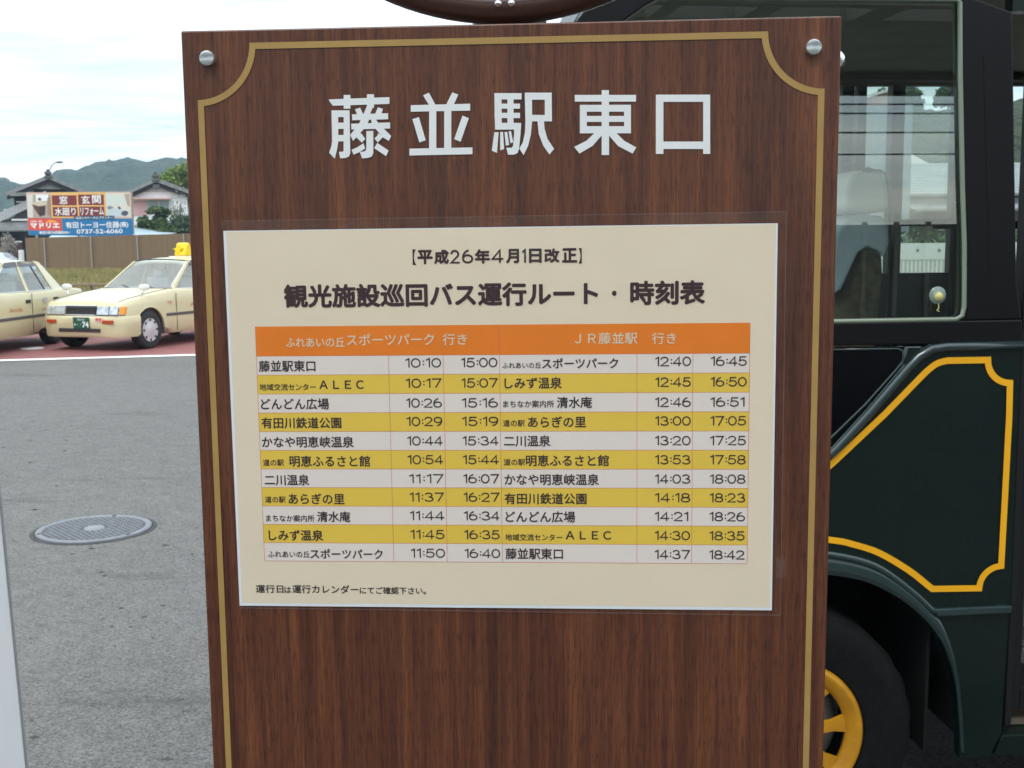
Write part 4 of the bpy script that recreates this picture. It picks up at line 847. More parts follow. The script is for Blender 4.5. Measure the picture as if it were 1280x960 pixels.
        for s in (1, -1):
            # fender mirror on a stalk, side lettering
            mb_ = MB().lathe([(.0001, -.045), (.040, -.040), (.058, -.012), (.060, .022), (.054, .030), (.0001, .026)], 20, 'x', (1.56, s*.80, 1.02)).build('fender_mirror', mat('mirror_white', (.70, .70, .66), .2, coat=.5), c, True); mb_.scale = (1, 1, 1)
            for vv in mb_.data.vertices: vv.co.y = s*.80+(vv.co.y-s*.80)*1.75; vv.co.z = 1.02+(vv.co.z-1.02)*.9
            MB().tube([(1.60, s*.75, .86), (1.58, s*.775, .94), (1.56, s*.80, .985)], [.022, .014, .016], 10).build('mirror_stalk', chrome, c, True)
            sd = empty('side_lettering', (0, s*.8525, 0), (R(90), 0, R(180) if s > 0 else 0)); sd.parent = c
            k = -1 if s > 0 else 1
            sc_ = mat('script_orange', (.62, .22, .10), .5)
            text('script_text', 'Arida', k*.20-.22, k*.20+.22, .68, sc_, sd, .0, h=.07)
            text('number_text', '予約', k*.98-.06, k*.98+.06, .745, st2, sd, .0, h=.06)
            text('phone_text', '有交タクシー', k*-.86-.17, k*-.86+.17, .64, st2, sd, .0, h=.05)
            text('emblem_text', '●', k*-.83-.07, k*-.83+.07, .79, mat('emblem_lilac', (.50, .48, .55), .5), sd, .0, h=.10)
        MB().tube([(.70, .66, .99), (.45, .80, 1.38)], .005, 6).build('aerial', chrome, c)
        # moulded yellow roof lamp with a star on its front
        lam = mat('lamp_yellow', (.80, .56, .01), .35)
        lb = MB(); lp = [(-.12, .0), (.13, .0), (.11, .07), (.07, .16), (.05, .25), (.03, .29), (-.05, .29), (-.08, .24), (-.10, .12)]
        o_ = MB().prism([(-.58+x, -.12, 1.505+z*.84) for x, z in lp], (0, .24, 0)).build('roof_lamp', lam, c); bevel(o_, .035, 4); autosmooth(o_, 60)
        stp = [((.105 if i % 2 == 0 else .045)*math.cos(math.pi/2+i*math.pi/5), (.105 if i % 2 == 0 else .045)*math.sin(math.pi/2+i*math.pi/5)) for i in range(10)]
        o_ = MB().prism([(-.455, y-.03, 1.615+z) for y, z in stp], (-.05, 0, 0)).build('lamp_star', lam, c)
        box('lamp_base', (-.74, -.2, 1.478), (-.42, .2, 1.504), mat('lamp_base_white', (.7, .68, .6), .4), c, .008)
    return c
cream_p = mat('taxi_cream', (.62, .555, .335), .30, coat=.4, var=.02, vscale=3)
# heading angles: local +x is the car's front
h1 = math.atan2(-math.cos(R(21)), -math.sin(R(21)))
def place(cx_, cy, hd, lx, ly):
    return (cx_-(lx*math.cos(hd)-ly*math.sin(hd)), cy-(lx*math.sin(hd)+ly*math.cos(hd)), .004)
p = at(187, 436, 17.0); d_ = p-Vector((0, 0, H)); g1 = Vector((0, 0, H))+d_*(-H/d_.z)
t1 = car(place(g1.x, g1.y, h1, 1.50, .80), h1, cream_p, 'cream taxi facing us with yellow roof lamp and green plate on the red surface', group='cream taxis waiting in the rank')
h2 = math.atan2(-math.sin(R(86)), -math.cos(R(86)))
p = at(67, 430, 19.0); d_ = p-Vector((0, 0, H)); g2 = Vector((0, 0, H))+d_*(-H/d_.z)
t2 = car(place(g2.x, g2.y, h2, -1.18, .78), h2, cream_p, 'cream taxi cut by the left edge with its boot behind the other taxi', group='cream taxis waiting in the rank')
silver = mat('car_silver', (.45, .50, .60), .25, .3, coat=.6)
p = at(-34, 330, 46)
t3 = car((p.x, 46, .0), R(188), silver, 'silver blue car parked far behind the left taxi by the old house', cat='car', name='parked_car', taxi=False)
# ------------------------------------------------------------ low brown railing behind the rank
RY = 27.4
rl = empty('railing', (-12, RY, .12), label='low brown metal railing at the foot of the grass bank behind the taxis', cat='railing')
rb = mat('railing_brown', (.20, .15, .10), .55, var=.1, vscale=2)
rz = at(120, 354.5, RY).z-.12
box('top_rail', (-14, -.03, rz-.05), (6, .03, rz), rb, rl, .01); box('bottom_rail', (-14, -.02, .06), (6, .02, .10), rb, rl)
pk = None
x = -9.0
for i in range(90):
    xx = -5.2+i*.1
    if pk is None: pk = MB().box((-.009, -.012, .10), (.009, .012, rz-.051)).build('picket', rb, rl, fix=False); pk.location.x = xx
    else: q_ = pk.copy(); COL.objects.link(q_); q_.parent = rl; q_.location.x = xx
q_ = MB()
for i in range(85): q_.box((-13.9+i*.1-.009, -.012, .10), (-13.9+i*.1+.009, .012, rz-.051))
o = q_.build('picket_run', rb, rl, fix=False); o['kind'] = 'stuff'
for i in range(11): box('rail_post', (-14+i*2-.03, .04, 0), (-14+i*2+.03, .10, rz+.02), rb, rl)
# ------------------------------------------------------------ tall brown panel fence
FY = 60.
fx0 = at(31, 300, FY).x; fz0 = .40; ft = at(31, 297.5, FY).z; ft2 = at(230, 292.0, FY).z
fe = empty('brown_fence', (fx0, FY, .3), label='tall brown sheet metal fence with grey posts across the grass bank', cat='fence')
fm = mat('fence_brown', (.165, .108, .058), .6, var=.05, vscale=.6); fp = mat('fence_post', (.27, .24, .22), .5)
pitch_ = at(173, 320, FY).x-at(115, 320, FY).x; sl_ = (ft2-ft)/(at(230, 300, FY).x-fx0)
ph = at(115, 320, FY).x-fx0
e0 = [0, ph-pitch_] + [ph+pitch_*i for i in range(0, 12)]
e0 = [a for a in e0 if a >= 0]
for a, b in zip(e0, e0[1:]):
    n = max(2, int((b-a)/.28)); v = []; f = []; k = 0
    for i in range(n*4+1):
        x = a+.02+(b-a-.04)*i/(n*4); y = (0, .022, .022, 0)[i % 4]; z0, z1 = fz0-.42, min(ft+sl_*x, 4)-.3
        v += [(x, y, z0), (x, y, z1), (x, y+.02, z0), (x, y+.02, z1)]
        if i: q = 4*i; f += [(q-4, q, q+1, q-3), (q-2, q-1, q+3, q+2), (q-3, q+1, q+3, q-1)]
    mesh('fence_panel', v, f, fm, fe)
for x in e0[1:]:
    box('fence_post', (x-.03, -.10, -.05), (x+.03, -.02, ft+sl_*x-.32), fp, fe); box('post_foot', (x-.35, -.4, -.05), (x+.35, .0, .17), mat('kerb_concrete', ()), fe)
# ------------------------------------------------------------ the billboard
YL = 64.
A = at(33, 241.5, YL); Bp = at(163.5, 236.5, 62.0); C_ = at(35, 292, YL)
bbw = (Bp-A).length; hd = math.atan2(Bp.y-A.y, Bp.x-A.x); tilt = math.asin((Bp.z-A.z-.10)/bbw)
bbh = (A.z-C_.z)*1.03
bb = empty('billboard', (A.x, A.y, 0), label='wide advertising billboard with maroon, red and blue panels above the brown fence', cat='billboard')
bf = empty('sign_face', (0, 0, A.z)); bf.parent = bb
bf.rotation_euler = (Matrix.Rotation(hd, 3, 'Z') @ Matrix.Rotation(-tilt, 3, 'Y') @ Matrix.Rotation(R(90), 3, 'X')).to_euler()
def bu(X): return (X-110)/1120*bbw
def bv(X, Y):
    top_ = 158-(X-110)/1120*18; bot_ = 612-(X-110)/1120*32; return -(Y-top_)/(bot_-top_)*bbh
def brect(name, X0, Y0, X1, Y1, z, m):
    return mesh(name, [(bu(X0), bv(X0, Y1), z), (bu(X1), bv(X1, Y1), z), (bu(X1), bv(X1, Y0), z), (bu(X0), bv(X0, Y0), z)], [(0, 1, 2, 3)], m, bf)
def bpoly(name, P, z, m): return mesh(name, [(bu(x), bv(x, y), z) for x, y in P], [tuple(range(len(P)))[::-1]], m, bf)
box('backing', (-.02, -bbh-.02, -.12), (bbw+.02, .02, 0), mat('sign_back', (.25, .25, .25), .6), bf)
K = lambda n, c_: mat('print_'+n, c_, .5)
fr_o = K('frame', (.62, .30, .10)); mar = K('maroon', (.17, .018, .022)); wt_ = K('white', (.80, .80, .80)); blu = K('blue', (.003, .15, .36)); rdp = K('red', (.62, .065, .05)); nav = K('navy', (.02, .08, .16))
brect('frame_print', 110, 150, 1230, 420, .010, K('pale', (.60, .42, .36)))
brect('photo_print', 118, 175, 375, 425, .014, K('room', (.38, .32, .28)))
bpoly('photo_print', [(118, 175), (180, 175), (170, 425), (118, 425)], .016, K('wall', (.60, .58, .55)))
bpoly('photo_print', [(215, 172), (350, 172), (350, 240), (215, 250)], .018, K('window', (.72, .74, .78)))
bpoly('photo_print', [(155, 262), (250, 245), (340, 255), (315, 290), (240, 300)], .021, K('counter', (.55, .48, .36)))
bpoly('photo_print', [(165, 282), (240, 300), (245, 410), (205, 350)], .020, K('cabinet', (.10, .035, .03)))
bpoly('photo_print', [(240, 300), (315, 290), (305, 395), (245, 410)], .022, K('cabinet_dark', (.045, .02, .025)))
bpoly('photo_print', [(340, 210), (375, 190), (375, 425), (330, 380)], .019, K('cabinet2', (.30, .20, .15)))
bpoly('photo_print', [(235, 215), (262, 205), (280, 235), (240, 240)], .023, K('pots', (.14, .07, .07)))
brect('frame_print', 378, 150, 960, 425, .018, K('gold', (.72, .42, .13)))
for X0, Y0, X1, Y1 in ((390, 182, 655, 288), (673, 174, 945, 284), (392, 306, 660, 408), (678, 300, 945, 402)): brect('panel_print', X0, Y0, X1, Y1, .024, mar)
brect('photo_print', 965, 160, 1220, 405, .016, K('bath', (.62, .60, .52)))
for X0 in (985, 1050, 1125): bpoly('photo_print', [(X0, 185), (X0+50, 180), (X0+50, 270), (X0, 280)], .019, K('bath_window', (.52, .62, .60)))
bpoly('photo_print', [(975, 355), (1010, 320), (1120, 315), (1150, 350), (1110, 400), (985, 403)], .022, K('tub', (.48, .55, .60)))
bpoly('photo_print', [(1085, 305), (1105, 296), (1125, 318), (1100, 330)], .024, K('tub_dark', (.06, .07, .12)))
bpoly('photo_print', [(1130, 350), (1165, 338), (1195, 352), (1188, 385), (1150, 396), (1118, 380)], .024, K('tub_dark', (.06, .07, .12)))
bpoly('photo_print', [(1160, 170), (1215, 168), (1215, 300), (1190, 290)], .021, K('door', (.42, .30, .22)))
bpoly('photo_print', [(975, 300), (1010, 290), (1050, 312), (985, 335)], .023, K('basin', (.20, .24, .30)))
brect('panel_print', 112, 430, 478, 562, .014, rdp); bpoly('panel_print', [(300, 475), (330, 452), (370, 444), (415, 455), (440, 475)], .019, K('sun', (.80, .32, .06)))
brect('panel_print', 487, 425, 1232, 590, .014, blu); brect('panel_print', 112, 562, 1232, 612, .012, blu)
bpoly('panel_print', [(615, 420), (625, 405), (1040, 392), (1052, 405), (1040, 430), (625, 442)], .026, nav)
def bt_(t_, X0, X1, Y0, Y1, z=.03, bold=.0, m=wt_):
    yb, yt = bv((X0+X1)/2, Y1), bv((X0+X1)/2, Y0); text('sign_text', t_, bu(X0), bu(X1), (yb+yt)/2, m, bf, z, h=yt-yb, bold=bold, layer=.0004)
bt_('窓', 470, 560, 190, 275, bold=.008); bt_('玄', 708, 797, 186, 272, bold=.008); bt_('関', 823, 915, 180, 268, bold=.008)
bt_('水廻り', 415, 642, 312, 396, bold=.008); bt_('リフォーム', 692, 938, 308, 390, bold=.008)
bt_('マドリエ', 138, 458, 478, 538, bold=.02); bt_('LIXIL FC', 138, 272, 454, 474, bold=.006)
bt_('有田トーヨー住器', 525, 1095, 458, 526, bold=.008); bt_('(株)', 1100, 1190, 452, 520, bold=.008)
bt_('0737-52-6060', 640, 1128, 536, 582, bold=.008); bt_('有田川町水尻徳田向い', 230, 572, 566, 596, bold=.006); bt_('住まいのトータルプランナー', 640, 1030, 404, 430, bold=.003)
for X in (180, 640, 1060): o = MB().tube([(bu(X)*math.cos(hd), bu(X)*math.sin(hd)+.2, 0), (bu(X)*math.cos(hd), bu(X)*math.sin(hd)+.2, A.z)], .07, 12).build('post', mat('galvanised', ()), bb, True)
# ------------------------------------------------------------ shed with pale roof behind the billboard
sy = 67.
a, b = at(58, 286, sy), at(196, 296, sy); zr0, zr1 = at(100, 285.5, sy).z, at(180, 297, sy).z
sh = empty('shed', ((a.x+b.x)/2, sy+3, 0), label='low shed with pale blue corrugated roof between the billboard and the brown fence', cat='shed')
hw = (b.x-a.x)/2
box('wall', (-hw+.3, -2.2, 0), (hw-1.2, 2.2, zr1-.05), mat('shed_wall', (.45, .45, .43), .8, var=.1), sh)
rv = []; rf_ = []; n = 120
for i in range(n+1):
    x = -hw+2*hw*i/n; z = .02*math.cos(i*math.pi)
    zt = zr0 if x < hw-3.2 else zr0+(zr1+.0-zr0)*(x-hw+3.2)/3.2
    rv += [(x, -2.8, min(zr1+.05, zt)+z), (x, 1.0, zt+.30+z)]
    if i: rf_.append((2*i-2, 2*i, 2*i+1, 2*i-1))
o = mesh('roof', rv, rf_, mat('shed_roof', (.42, .52, .56), .5, var=.08, vscale=.7), sh); mo = o.modifiers.new('s', 'SOLIDIFY'); mo.thickness = .03
# ------------------------------------------------------------ tiled roofs
tile = mat('roof_tile_grey', (.20, .205, .205), .5, var=.3, vscale=1.4, detail=6); tiled = mat('ridge_tile', (.085, .09, .095), .5, var=.25, vscale=2)
def tiled_slope(name, parent, p00, p10, p01, nrow, ncol, m=tile, t=.10):
    "slope built from courses of round-backed tiles: p00->p10 along the eave, p00->p01 up the slope"
    p00, p10, p01 = Vector(p00), Vector(p10), Vector(p01); u = (p10-p00)/ncol; w = (p01-p00)/nrow; nn = u.cross(w).normalized()
    if nn.z < 0: nn = -nn
    v = []; f = []
    for j in range(nrow):
        for i in range(ncol):
            o_ = p00+u*i+w*j; k = len(v)
            prof_ = ((0, 0), (.22, t*.9), (.5, t), (.78, t*.3), (1, 0))
            v += [o_+u*a+nn*h for a, h in prof_] + [o_+u*a+w*1.08+nn*(h*.35) for a, h in prof_]
            f += [(k+q, k+q+1, k+q+6, k+q+5) for q in range(4)]; v += [o_-nn*.05, o_+u-nn*.05]; f.append((k+10, k+11, k+4, k+3, k+2, k+1, k))
    o = mesh(name, v, f, m, parent); o['kind'] = 'stuff'; return o
def gable_roof(h, x0, x1, xc, y0, y1, ze, zr, over=.5, cols=20, ridge=.22):
    "gable faces the camera (-y): ridge runs along y at xc"
    rw = max(3, int(math.hypot(xc-x0, zr-ze)/.45))
    tiled_slope('roof_tile_run', h, (x0, y0, ze), (x0, y1, ze), (xc, y0, zr), rw, cols)
    tiled_slope('roof_tile_run', h, (x1, y0, ze), (x1, y1, ze), (xc, y0, zr), rw, cols)
    # barge tiles and boards along the gable edge
    for xa in (x0, x1):
        d = Vector((xc-xa, 0, zr-ze)); n_ = max(4, int(d.length/.5)); s_ = d/n_
        tp = None
        for i in range(n_):
            a_ = Vector((xa, y0, ze))+s_*i
            if tp is None:
                q = [Vector((0, -.14, .12)), Vector((0, .22, .14)), s_+Vector((0, .22, .14)), s_+Vector((0, -.14, .12))]
                tp = MB().prism(q, (0, 0, -.26)).build('barge_tile', tile, h); tp.location = a_
            else: c2 = tp.copy(); COL.objects.link(c2); c2.parent = h; c2.location = a_
        MB().prism([Vector((xa, y0-.02, ze-.12)), Vector((xc, y0-.02, zr-.12)), Vector((xc, y0-.02, zr-.45)), Vector((xa, y0-.02, ze-.42))], (0, .08, 0)).build('barge_board', mat('dark_timber', (.022, .017, .022), .8, var=.3), h)
    b = MB().box((xc-.28, y0-.2, zr-.12), (xc+.28, y1, zr+.06)).box((xc-.2, y0-.22, zr+.061), (xc+.2, y1, zr+.16)).box((xc-.24, y0-.26, zr+.161), (xc+.24, y0+.2, zr+.36)).box((xc-.11, y0-.25, zr+.361), (xc+.11, y0+.2, zr+.52)).build('ridge', tiled, h, fix=False); bevel(b, .06)
# old dark timber house, upper gable and lower wing
HY = 82.
def hx(px, y=HY): return at(px, 250, y).x
def hz(px, py, y=HY): return at(px, py, y).z
def hx(px, y=HY): return hx0 + (at(px, 250, y).x-hx0)*.937
hx0 = at(62, 250, HY).x
ho = empty('old_house', (hx(62), HY, 0), (0, 0, R(20.5)), label='old dark timber house with stacked grey tiled roofs left of the billboard', cat='house'); ox = hx(62)
dk = mat('dark_timber', (.022, .017, .022), .8, var=.3); plm = mat('plaster_white', (.62, .62, .60), .8, var=.05); 
zE, zR = hz(14, 243), hz(62, 221)
gable_roof(ho, hx(10)-ox, hx(112)-ox, 0, 0, 9, zE, zR, cols=24)
box('wall', (hx(18)-ox, .5, 0), (hx(104)-ox, 9, zE+.1), dk, ho)
MB().prism([(hx(20)-ox, .4, zE-.3), (hx(104)-ox, .4, zE-.3), (0, .4, zR-.3)], (0, .15, 0)).build('gable_wall', dk, ho)
# arched grey gable vent
vp = [(1.15*math.cos(math.pi*i/12)*.95, .38*math.sin(math.pi*i/12)) for i in range(13)]
MB().prism([(x+.1, .30, hz(66, 236)+z) for x, z in vp], (0, .06, 0)).build('gable_vent', mat('vent_grey', (.30, .33, .31), .7), ho)
# small pent roof under the gable left, white fascia strips
tiled_slope('pent_tile_run', ho, (hx(14)-ox, -1.2, hz(14, 246)), (hx(40)-ox, -1.2, hz(40, 245)), (hx(18)-ox, .4, hz(18, 240.5)), 4, 8)
box('fascia', (hx(21)-ox, -.2, hz(24, 253.8)), (hx(33)-ox, .05, hz(24, 252)), plm, ho)
box('fascia', (hx(5)-ox, -.1, hz(10, 263.6)), (hx(16)-ox, .1, hz(10, 262)), plm, ho)
# diagonal lower wing roof sweeping up to the right behind the billboard
P0 = at(-12, 279, HY-2); P1 = at(44, 249, HY-2)
w_ = MB()
wing = [Vector((P0.x-ox, -2.6, P0.z)), Vector((P1.x-ox, -2.6, P1.z))]
d = wing[1]-wing[0]; n_ = 16; s_ = d/n_; tp = None
for r_ in range(4):
    for i in range(n_):
        a_ = wing[0]+s_*i+Vector((.0, -.30*0+.42*r_*0, .0))+Vector((0, .40*r_, .17*r_-.1))
        if tp is None:
            tp = MB().prism([Vector((0, 0, 0)), Vector((0, .36, .12)), s_*1.02+Vector((0, .36, .12)), s_*1.02], (0, 0, .09)).build('wing_tile', tile, ho); bevel(tp, .03, 1); tp.location = a_
        else: c2 = tp.copy(); COL.objects.link(c2); c2.parent = ho; c2.location = a_
MB().prism([wing[0]+Vector((0, .1, -.15)), wing[1]+Vector((0, .1, -.15)), wing[1]+Vector((0, .1, -.85)), wing[0]+Vector((0, .1, -.85))], (0, .1, 0)).build('barge_board', dk, ho)
box('wing_wall', (hx(-20)-ox, -2.2, 0), (hx(44)-ox, -.1, hz(20, 276)), dk, ho)
box('fascia', (hx(16)-ox, -2.6, hz(24, 276.3, HY-2)), (hx(40)-ox, -2.3, hz(24, 274, HY-2)), plm, ho)
tiled_slope('pent_tile_run', ho, (hx(-14)-ox, -4.2, hz(10, 289, HY-4)), (hx(36)-ox, -4.2, hz(30, 288.3, HY-4)), (hx(-14)-ox, -2.3, hz(10, 277.5, HY-2.2)), 5, 16)
box('pent_fascia', (hx(-14)-ox, -4.1, hz(10, 290.8, HY-4)), (hx(34)-ox, -4.0, hz(10, 289.1, HY-4)), dk, ho)
for i in range(4): box('porch_post', (hx(-10)-ox+i*1.1, -4.0, 0), (hx(-10)-ox+i*1.1+.14, -3.86, hz(10, 291, HY-4)), dk, ho)
box('door_screen', (hx(17)-ox, -3.9, .2), (hx(28)-ox, -3.8, hz(22, 303, HY-4)), mat('door_red_brown', (.06, .02, .02), .7), ho); box('door_lintel', (hx(17)-ox, -3.95, hz(22, 302.9, HY-4)), (hx(28)-ox, -3.8, hz(22, 301.3, HY-4)), plm, ho)
box('low_wall', (hx(-14)-ox, -6, 0), (hx(16)-ox, -5.8, hz(5, 309, HY-6)), mat('earth_wall', (.26, .21, .15), .8, var=.2, vscale=2), ho)
# white gabled house
WY = 78.
wx = at(196, 250, WY).x
wh_ = empty('white_house', (wx, WY, 0), (0, 0, R(15.5)), label='white rendered house with dark tiled gable and pink shutter behind the pine tree', cat='house')
def X_(px): return (at(px, 250, WY).x-wx)*.96
def Z_(px, py): return at(px, py, WY).z
zE, zR = Z_(163, 240.5), Z_(196, 224.5)
wr = mat('render_white', (.78, .80, .82), .7, var=.04, vscale=1)
gable_roof(wh_, X_(161.5), X_(238), 0, 0, 8, zE, zR, cols=20)
MB().prism([(X_(164.5), .35, 0), (X_(234), .35, 0), (X_(234), .35, zE+.05), (0, .35, zR-.25), (X_(164.5), .35, zE-.02)], (0, 7, 0)).build('wall', wr, wh_)
box('string_course', (X_(166), .27, Z_(190, 239.6)), (X_(232), .345, Z_(190, 239)), mat('render_grey', (.45, .47, .5), .7), wh_)
box('hood', (X_(163), -.35, Z_(180, 249.4)), (X_(214), .34, Z_(180, 247.8)), mat('hood_pink', (.55, .33, .28), .6), wh_)
box('shutter', (X_(164), .27, Z_(175, 269)), (X_(183), .345, Z_(175, 251.5)), mat('shutter_pink', (.60, .36, .36), .7, var=.04), wh_)
wn = box('window', (X_(184), .29, Z_(195, 266)), (X_(211), .345, Z_(195, 250.5)), mat('window_grey', (.24, .30, .30), .2), wh_)
for px in (184, 197.5, 210.4): box('window_mullion', (X_(px), .25, Z_(195, 266)), (X_(px)+.06, .30, Z_(195, 250.5)), mat('alu', (.5, .52, .53), .4), wh_)
box('gable_ornament', (-.22, -.05, zR-.62), (.22, .1, zR-.30), tiled, wh_, .05)
# ------------------------------------------------------------ vegetation
def foliage(name, blobs, parent, m, leaf=.14, n=2600, seed=1, spread=.45):
    r_ = np.random.default_rng(seed); tot = sum(b[3] for b in blobs); v = []; f = []
    for bx_, by_, bz_, w, ra, rh in blobs:
        k = int(n*w/tot); u = r_.normal(size=(k, 3)); u /= np.linalg.norm(u, axis=1)[:, None]
        lump = 1+.28*np.sin(u[:, 0]*5+bx_*3)*np.cos(u[:, 1]*4+bz_)+.18*np.sin(u[:, 2]*9+by_)
        rad = (r_.random(k)**spread)*lump; c = np.stack([bx_+u[:, 0]*ra*rad, by_+u[:, 1]*ra*rad, bz_+u[:, 2]*rh*rad], 1)
        for p in c:
            a = r_.normal(size=3); a /= np.linalg.norm(a); b = np.cross(a, r_.normal(size=3)); b /= np.linalg.norm(b)+1e-9; s = leaf*r_.uniform(.5, 1.3)
            i = len(v); v += [p-a*s, p+b*s*.45, p+a*s, p-b*s*.45]; f.append((i, i+1, i+2, i+3))
    return mesh(name, [tuple(p) for p in v], f, m, parent)
lf1 = mat('leaf_dark', (.025, .055, .018), .7, vscale=1.2, color2=(.10, .15, .035)); lf2 = mat('leaf_bright', (.07, .12, .015), .7, vscale=1.0, color2=(.20, .26, .04)); bark = mat('bark', (.07, .05, .035), .9, bump=.5)
def tree(name, loc, label, cat, blobs, m, trunk, group=None, **k):
    t = empty(name, loc, label=label, cat=cat, group=group)
    foliage('crown', blobs, t, m, **k)
    for tr in trunk:
        o = MB().tube(tr[0], tr[1], 8).build('trunk' if tr is trunk[0] else 'limb', bark, t, True)
    return t
PY = 71.
def rel(px, py, base, y=PY): p = at(px, py, y); return p.x-base, p.z
bx = at(196, 280, PY).x
bl_ = []
for px, py, w, ra, rh in ((195, 262, 1.0, .50, .17), (204, 265, .8, .42, .16), (190, 265, .5, .28, .13), (198, 272, .7, .4, .22), (199, 279, 1.2, .55, .30), (194, 287, 1.6, .7, .45), (206, 289, 1.6, .7, .42), (182, 277, .9, .42, .28), (178, 286, 1.0, .45, .35)):
    x, z = rel(px, py, bx); bl_.append((x, rnd.uniform(-.3, .3), z, w, ra, rh))
tree('garden_pine', (bx, PY, 0), 'clipped dark green garden pine in front of the white house', 'pine tree', bl_, lf1, [([(0, 0, 0), (.1, 0, 1), (-.15, 0, 2), (.05, 0, 3.1), (0, 0, 4.0)], [.16, .14, .11, .08, .04]), ([(-.1, 0, 2), (-.8, .1, 3)], [.07, .03])], n=9000, leaf=.12, seed=4)
bx = at(222, 285, PY+1).x
bl_ = [(rel(px, py, bx)[0], 0, rel(px, py, bx)[1], 1, ra, rh) for px, py, ra, rh in ((216, 282, .6, .5), (226, 280, .65, .55), (236, 282, .7, .55), (214, 290, .7, .4), (228, 290, .8, .4))]
tree('round_shrub', (bx, PY+1, 0), 'rounded blue green shrub right of the garden pine', 'shrub', bl_, mat('leaf_blue', (.03, .06, .03), .7, vscale=1.2, color2=(.09, .13, .07)), [([(0, 0, 0), (0, 0, 2.4)], [.1, .05])], n=6000, leaf=.1, seed=5)
bx = at(221, 262, 76).x
bl_ = [(rel(px, py, bx, 76)[0], 0, rel(px, py, bx, 76)[1], 1, ra, rh) for px, py, ra, rh in ((218, 268, .5, 1.1), (226, 262, .5, 1.2), (222, 275, .7, .8))]
tree('bare_shrub', (bx, 76, 0), 'thin sparse pale shrub against the white house wall', 'shrub', bl_, mat('leaf_pale', (.16, .17, .12), .8, vscale=2, color2=(.30, .30, .25)), [([(0, 0, 0), (.1, 0, 2), (.3, 0, 4.6)], [.06, .04, .02]), ([(0, 0, 1.5), (-.4, 0, 4)], [.04, .015])], n=700, leaf=.08, seed=6, spread=.8)
TY = 98.
bx = at(226, 240, TY).x
bl_ = [(rel(px, py, bx, TY)[0], rnd.uniform(-1, 1), rel(px, py, bx, TY)[1], w, ra, rh) for px, py, w, ra, rh in ((212, 232, 1, 1.2, .8), (222, 226, 1.6, 1.4, 1.1), (232, 224, 1.6, 1.6, 1.3), (244, 228, 1.6, 1.6, 1.3), (220, 238, 1.6, 1.8, 1.0), (234, 238, 2, 2, 1.3))]
tree('broadleaf_tree', (bx, TY, 0), 'bright yellow green tree rising behind the white house roof', 'tree', bl_, lf2, [([(0, 0, 0), (.2, 0, 3), (0, 0, 6)], [.3, .25, .15]), ([(.1, 0, 3), (-1, 0, 5.4)], [.14, .06])], n=12000, leaf=.17, seed=8)
bx = at(11, 306, 74).x
bl_ = [(rel(px, py, bx, 74)[0], 0, rel(px, py, bx, 74)[1], 1, .4, .45) for px, py in ((9, 300), (13, 306), (11, 313), (8, 310))]
tree('flowering_bush', (bx, 74, 0), 'pale flowering bush before the dark old house', 'bush', bl_, mat('leaf_grey', (.16, .15, .13), .8, vscale=3, color2=(.42, .38, .36)), [([(0, 0, 0), (0, 0, 1.4)], [.08, .04])], n=1500, leaf=.07, seed=9)
# ------------------------------------------------------------ street lamp, posts, wires
ly = 96.; b0 = at(62, 300, ly)
sl_e = empty('street_lamp', (b0.x, ly, 0), label='slender street lamp with curved arm above the old house ridge', cat='street lamp')
pts = [(0, 0, 0), (0, 0, at(62, 222, ly).z), (at(62.3, 212, ly).x-b0.x, 0, at(62, 212, ly).z), (at(64.5, 207, ly).x-b0.x, 0, at(64, 207, ly).z), (at(68.5, 203.6, ly).x-b0.x, 0, at(68, 203.6, ly).z), (at(72.5, 202.6, ly).x-b0.x, 0, at(72, 202.6, ly).z)]
MB().tube(pts, [.09, .07, .06, .05, .045, .04], 8).build('pole', mat('lamp_post_grey', (.42, .46, .44), .5, .3), sl_e, True)
e_ = Vector(pts[-1]); o = MB().lathe([(.0001, -.12), (.12, -.11), (.20, 0), (.12, .09), (.0001, .1)], 14, 'z').build('lamp_head', mat('lamp_head_grey', (.14, .15, .15), .5), sl_e, True); o.location = e_+Vector((.12, 0, 0)); o.scale = (1.6, .7, .8)
p = at(27, 326, 44); o = box('marker_post', (p.x-.07, 43.9, 0), (p.x+.07, 44.1, at(27, 312.5, 44).z), mat('post_white', (.6, .6, .6), .6), None, .01); tag(o, 'short square pale grey post behind the roof of the left taxi', 'post')
wm_ = mat('wire', (.05, .055, .06), .7)
for i, (ya, yb, c_) in enumerate(((137, 146.5, 'upper'), (139.5, 149, 'middle'), (171.5, 173.5, 'lower'))):
    P_ = [at(-160+40*k, 0, 52) for k in range(15)]; pts = []
    for k in range(15):
        px = -160+40*k; py = ya+(yb-ya)*(px)/100 + .0006*(px-60)**2*.0; pts.append(at(px, py, 52+k*.8))
    o = MB().tube(pts, .004, 5).build('overhead_wire', wm_, None, True); tag(o, '%s of the three thin overhead wires crossing the sky on the left' % {'upper': 'topmost', 'middle': 'middle', 'lower': 'lowest'}[c_], 'wire', 'overhead wires in the sky')
